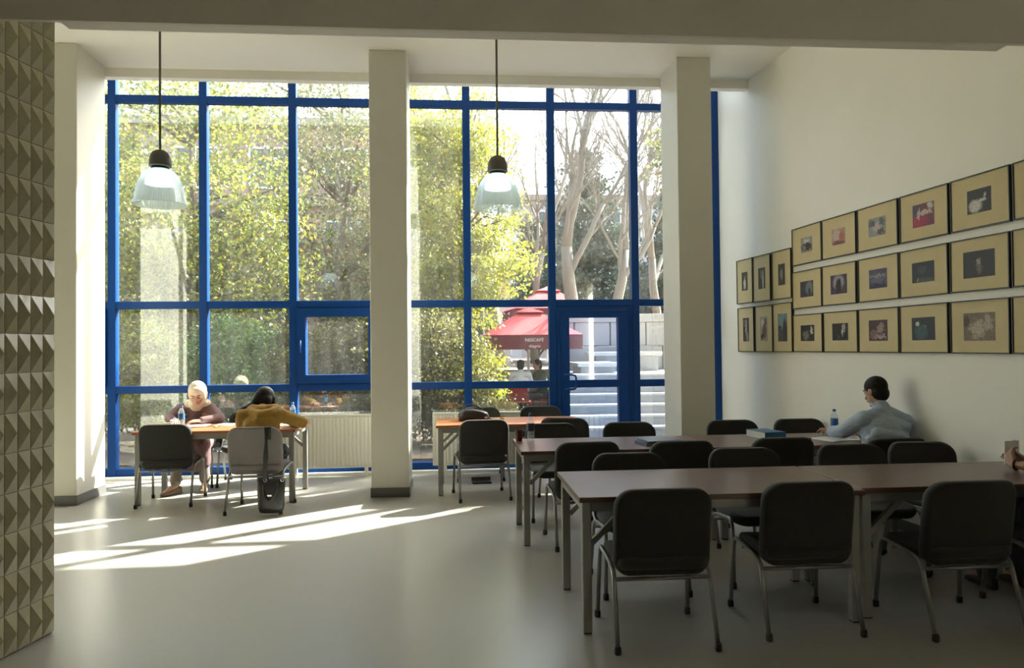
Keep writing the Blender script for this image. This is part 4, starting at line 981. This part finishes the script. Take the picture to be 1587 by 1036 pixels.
def cafe_chair(x, y, rz, label):
    t = thing('cafe_chair', label, 'chair', (x, y, 0), rz, 'red plastic cafe chairs')
    MB().box(-.21, .21, -.2, .2, .40, .43).build('seat', M['redchair'], t, bevel=.01)
    MB().add([(-.21,-.2,.44),(.21,-.2,.44),(.2,-.26,.80),(-.2,-.26,.80),(-.21,-.22,.44),(.21,-.22,.44),(.2,-.28,.80),(-.2,-.28,.80)], [(0,1,2,3),(7,6,5,4),(0,4,5,1),(1,5,6,2),(2,6,7,3),(3,7,4,0)]).build('backrest', M['redchair'], t)
    for sx in (-1, 1):
        for sy in (-1, 1): MB().tube([(sx*.2, sy*.2, 0), (sx*.18, sy*.17, .40)], .014, 8).build('leg', M['redchair'], t)
cafe_chair(1.42, 15.48, -.25, 'red plastic chair under the guest in white'); cafe_chair(1.98, 15.95, 1.9, 'red plastic chair under the guest in green')
t = thing('cafe_table', 'round white cafe table between the two guests', 'table', (1.55, 16.38, 0))
MB().lathe([(.0005,.70),(.34,.70),(.34,.72),(.0005,.72)], 24).build('tabletop', M['white'], t); MB().tube([(0,0,.02),(0,0,.70)], .03, 10).build('stem', M['white'], t); MB().lathe([(.22,0),(.22,.02),(.0005,.03)], 20).build('foot', M['white'], t)

# ------------------------------------------------------------------ trees and shrubs
def leaf_mesh(name, P, N_size, rs, droop=.3):
    n = len(P)
    a = rs.normal(size=(n,3)); a[:,2] -= droop; a /= np.linalg.norm(a, axis=1)[:,None]
    b = rs.normal(size=(n,3)); b -= a*(a*b).sum(1)[:,None]; b /= np.linalg.norm(b, axis=1)[:,None]
    L = (N_size*rs.uniform(.6, 1.3, n))[:,None]
    V = np.empty((n,4,3)); V[:,0] = P; V[:,1] = P+a*L*.5+b*L*.30; V[:,2] = P+a*L; V[:,3] = P+a*L*.5-b*L*.30
    me = bpy.data.meshes.new(name); me.vertices.add(n*4); me.vertices.foreach_set('co', V.reshape(-1).astype(np.float32))
    me.loops.add(n*4); me.loops.foreach_set('vertex_index', np.arange(n*4, dtype=np.int32))
    me.polygons.add(n); me.polygons.foreach_set('loop_start', np.arange(0, n*4, 4, dtype=np.int32)); me.polygons.foreach_set('loop_total', np.full(n, 4, dtype=np.int32))
    me.update(); me.validate(); return me
def clusters(rs, ell, ncl, per, sig):
    out = []; cen = []
    for (cx, cyy, cz, rx, ry, rz, wgt) in ell:
        m = int(ncl*wgt); d = rs.normal(size=(m,3)); d /= np.linalg.norm(d, axis=1)[:,None]
        q = d*(rs.uniform(.15, 1, m)**(1/2.2))[:,None]*np.array([rx,ry,rz]) + np.array([cx,cyy,cz]); cen.append(q)
        p = np.repeat(q, per, 0) + rs.normal(size=(m*per,3))*np.array([sig,sig,sig*.36]); out.append(p)
    return np.concatenate(out), np.concatenate(cen)
def tree(name, label, base, ell, ncl, per, sig, lsize, lm, trunk, tr_r, bark, nbr=14, seed=0, cat='tree', group='trees outside the window', droop=.3, stems=1):
    rs = np.random.RandomState(seed); t = thing(name, label, cat, base, group=group)
    P, cen = clusters(rs, ell, ncl, per, sig)
    if lm is not None:
        P = P[P[:,2] > .05]
        me = leaf_mesh('foliage', P, lsize, rs, droop); me.materials.append(lm)
        o = bpy.data.objects.new('foliage', me); COL.objects.link(o); o.parent = t; o['kind'] = 'stuff'
    tm_ = MB(); m = len(trunk); tm_.tube(trunk, [tr_r*(1-.75*i/(m-1)) for i in range(m)], 10)
    tm_.build('trunk', bark, t, smooth=True)
    br = MB(); idx = rs.choice(len(cen), min(nbr, len(cen)), replace=False)
    T = [Vector(p) for p in trunk]
    for i in idx:
        q = Vector(cen[i]); cand = [p for p in T if p.z < q.z-.1] or [T[0]]
        s = min(cand, key=lambda p: (p-q).length); k = T.index(s)
        mid_ = (s+q)/2 + Vector((rs.uniform(-.15,.15), rs.uniform(-.15,.15), rs.uniform(.0,.25)))
        r_ = tr_r*.35
        br.tube([s, (s+mid_)/2, mid_, (mid_+q)/2, q], [r_, r_*.8, r_*.6, r_*.4, r_*.2], 6)
    br.build('branches', bark, t, smooth=True)
    return t
L_maple = leaf_mat('leaf_maple', [(0,(.07,.105,.022)),(.35,(.17,.21,.035)),(.78,(.34,.345,.05)),(.97,(.38,.31,.05)),(1,(.32,.17,.05))], .5)
L_yellow = leaf_mat('leaf_yellow', [(0,(.11,.15,.02)),(.3,(.26,.29,.03)),(.75,(.42,.41,.045)),(1,(.42,.31,.04))], .5)
L_olive = leaf_mat('leaf_olive', [(0,(0.064,0.088,0.032)),(.5,(0.136,0.160,0.048)),(.85,(0.224,0.216,0.064)),(1,(0.360,0.208,0.064))], .45)
L_green = leaf_mat('leaf_green', [(0,(.03,.085,.025)),(.5,(.08,.19,.04)),(1,(.24,.34,.08))], .45)
L_shrub = leaf_mat('leaf_shrub', [(0,(.045,.055,.018)),(.5,(.13,.13,.035)),(1,(.29,.26,.07))], .45)
L_dark = leaf_mat('needle_dark', [(0,(.03,.055,.035)),(1,(.08,.11,.07))], .2)
E_ = np.array
tree('maple_tree', 'yellow green maple behind the leftmost window bays', (-4.7,13.6,0), [(0,0,4.4,2.1,1.6,2.6,.7),(-1.0,.2,2.6,1.3,1.2,1.1,.2),(1.0,-.2,3.0,1.2,1.0,1.2,.25)], 330, 70, .24, .09, L_maple, [(0,0,0),(.08,0,1.2),(0,.05,2.4),(.15,0,3.8),(.1,0,5.2)], .14, M['bark'], 34, 1)
tree('maple_tree', 'taller maple at the far left behind the white column', (-8.0,16,0), [(0,0,4.5,2.4,2,3.0,1)], 260, 70, .28, .095, L_maple, [(0,0,0),(.1,0,2),(0,.1,4),(0,0,5.5)], .16, M['bark'], 20, 2)
tree('plane_tree', 'olive grey tree with orange tufts left of the middle column', (-2.35,16.2,0), [(0,0,4.3,1.9,1.6,2.2,.8),(-.5,0,6.6,1.6,1.3,1.0,.3)], 300, 52, .26, .085, L_olive, [(0,0,0),(.05,0,1.5),(-.1,0,3),(.1,0,4.6),(0,0,6.3)], .15, M['bark'], 30, 3)
tree('plane_tree', 'thin tree with dark trunk behind the middle column', (-.95,17.4,0), [(0,0,4.4,1.6,1.5,2.6,1)], 240, 52, .26, .085, L_olive, [(0,0,0),(.05,0,1.5),(-.1,0,3),(.1,0,5)], .13, M['bark'], 24, 4)
tree('acacia_tree', 'bright yellow tree right of the middle column', (.15,13.2,0), [(.05,0,4.2,1.0,.9,1.5,.5),(.18,-.1,3.0,1.1,.9,.75,.3),(-.35,0,2.3,.85,.9,.8,.25),(.1,0,5.4,.8,.7,.8,.16),(-.75,.2,5.2,.8,.8,1.3,.25)], 300, 64, .18, .075, L_yellow, [(0,0,0),(.05,0,1.0),(-.03,0,2.2),(.08,0,3.6),(.05,0,4.9)], .085, M['bark'], 40, 5, droop=.6)
tree('plane_tree', 'added shade tree beside the terrace steps, mostly behind the right column', (5.9,13.2,-.02), [(0,0,5.2,2.0,1.0,1.55,1),(.3,0,4.0,1.6,.9,.9,.4)], 330, 70, .24, .11, L_olive, [(0,0,0),(.05,0,1.5),(-.1,0,3),(.1,0,4.6)], .14, M['bark'], 26, 6)  # crown added and shaped to keep low sun off the floor by the window
shr = 'shrubs in the planting bed'
def shrub(x, y, rx, rz, lm, label, seed, n=150, zc=None): tree('shrub', label, (x,y,.06), [(0,0,zc or rz*.95,rx,rx*.75,rz,1)], n, 56, .13, .06, lm, [(0,0,0),(.03,0,rz*.4),(0,.03,rz*.9)], .03, M['bark'], 22, seed, 'shrub', shr)
shrub(-3.35, 11.6, .80, 1.05, L_green, 'bright green shrub behind the women, left window bay', 11, 190)
shrub(-4.75, 11.9, .75, 1.15, L_maple, 'sparse yellowish shrub left of the bright green shrub', 12, 110)
shrub(-2.2, 11.9, .7, .95, L_shrub, 'olive shrub behind the hinged window', 13, 170)
shrub(-1.25, 11.5, .85, 1.10, L_shrub, 'dense olive shrub behind the middle column, left side', 14, 220)
shrub(-.15, 11.6, .80, 1.12, L_shrub, 'dense olive shrub right of the middle column', 15, 220)
shrub(.25, 12.1, .55, .80, L_yellow, 'yellow shrub sloping down towards the umbrellas', 16, 150)
shrub(.62, 11.2, .42, .36, L_shrub, 'low shrub in front of the red umbrella', 17, 110)
shrub(-6.2, 12.4, 1.0, 1.3, L_maple, 'shrub at the far left end of the planting bed', 18, 150)
hd = thing('hedge', 'long clipped olive hedge behind the planting bed', 'hedge', (-5.0, 17.3, 0))
rs_ = np.random.RandomState(77); Ph = np.column_stack([rs_.uniform(-8, 5.6, 42000), rs_.uniform(-.4, .4, 42000), rs_.uniform(.02, 2.1, 42000) + .12*np.sin(rs_.uniform(0, 6, 42000))])
Ph = Ph[(np.abs(Ph[:,1]) > .22) | (Ph[:,2] > 1.8)]
mh_ = leaf_mesh('foliage', Ph, .085, rs_); mh_.materials.append(L_shrub); oh = bpy.data.objects.new('foliage', mh_); COL.objects.link(oh); oh.parent = hd; oh['kind'] = 'stuff'
MB().box(-7.95, 5.55, -.2, .2, 0, 1.9).build('inner_twigs', M['bark'], hd)
# conifers and bare trees on the terrace side
def conifer(x, y, z, h, r, label, seed):
    ell = [(0,0,h*(.18+.8*i/7),r*(1-.85*i/7),r*(1-.85*i/7),h*.05,1-.8*i/7) for i in range(8)]
    tree('conifer', label, (x,y,z), ell, 85, 60, .30, .16, L_dark, [(0,0,0),(0,0,h*.5),(0,0,h)], .16, M['bark'], 20, seed, droop=.5)
conifer(4.9, 27, 1, 7.5, 3.0, 'dark conifer behind the bare trees, left', 21)
conifer(8.2, 26, 1, 6.5, 2.4, 'dark conifer right of the bare trees', 22)
conifer(9.0, 14.6, 1, 8.4, 1.7, 'dark shade conifer added out of view beyond the terrace', 23)  # unseen conifer added to block low sun through the window bays
conifer(3.4, 30, 1, 5.5, 1.6, 'dark conifer behind the red umbrellas', 24)
def bare_tree(x, y, z, h, r, lean, label, seed, fork=.34):
    rs = random.Random(seed); t = thing('bare_tree', label, 'tree', (x,y,z), group='bare pale trees on the terrace')
    trunk = MB(); tw_ = MB()
    def limb(mb, p, d, L, r_, lvl):
        pts = [p]; rad = [r_]; q = p.copy(); dd = d.copy(); n = 4
        for k in range(n):
            dd = (dd + Vector((rs.uniform(-.15,.15), rs.uniform(-.15,.15), rs.uniform(-.04,.10)))).normalized(); q = q + dd*L/n; pts.append(q.copy()); rad.append(r_*(1-.36*(k+1)/n))
        mb.tube(pts, rad, 9 if lvl < 2 else (6 if lvl < 4 else 4))
        if lvl >= 6: return
        nd_ = (dd + Vector((rs.uniform(-.22,.22), rs.uniform(-.22,.22), .12))).normalized()
        limb(tw_, pts[-1], nd_, L*rs.uniform(.66,.8), rad[-1]*.98, lvl+1)
        for k in range(2 if lvl < 2 else 3):
            i = rs.choice((1,2,3,4)) if lvl else rs.choice((3,4))
            nd_ = (dd*.7 + Vector((rs.uniform(-.8,.8), rs.uniform(-.8,.8), rs.uniform(-.05,.5)))).normalized()
            limb(tw_, pts[i], nd_, L*rs.uniform(.5,.72), rad[i]*rs.uniform(.5,.7), lvl+1)
    limb(trunk, Vector((0,0,0)), Vector((lean,0,1)).normalized(), h*fork, r, 0)
    trunk.build('trunk', M['palebark'], t, smooth=True); tw_.build('branches', M['palebark'], t, smooth=True)
bare_tree(3.12, 18.4, 1.0, 9.0, .21, .03, 'bare tree with a straight pale trunk above the glass door', 31)
bare_tree(3.95, 18.8, 1.0, 9.0, .17, .06, 'bare tree with a leaning pale trunk, right of the straight one', 37)
bare_tree(2.75, 24.5, 1.0, 11, .15, -.05, 'bare tree with slim branches above the red umbrellas', 35)
bare_tree(1.35, 20.0, 1.0, 10.5, .15, .02, 'bare tree with fine grey branches behind the bright yellow tree', 43)
bare_tree(6.0, 21.0, 1.0, 9.0, .16, .04, 'bare tree half hidden by the right column', 39)
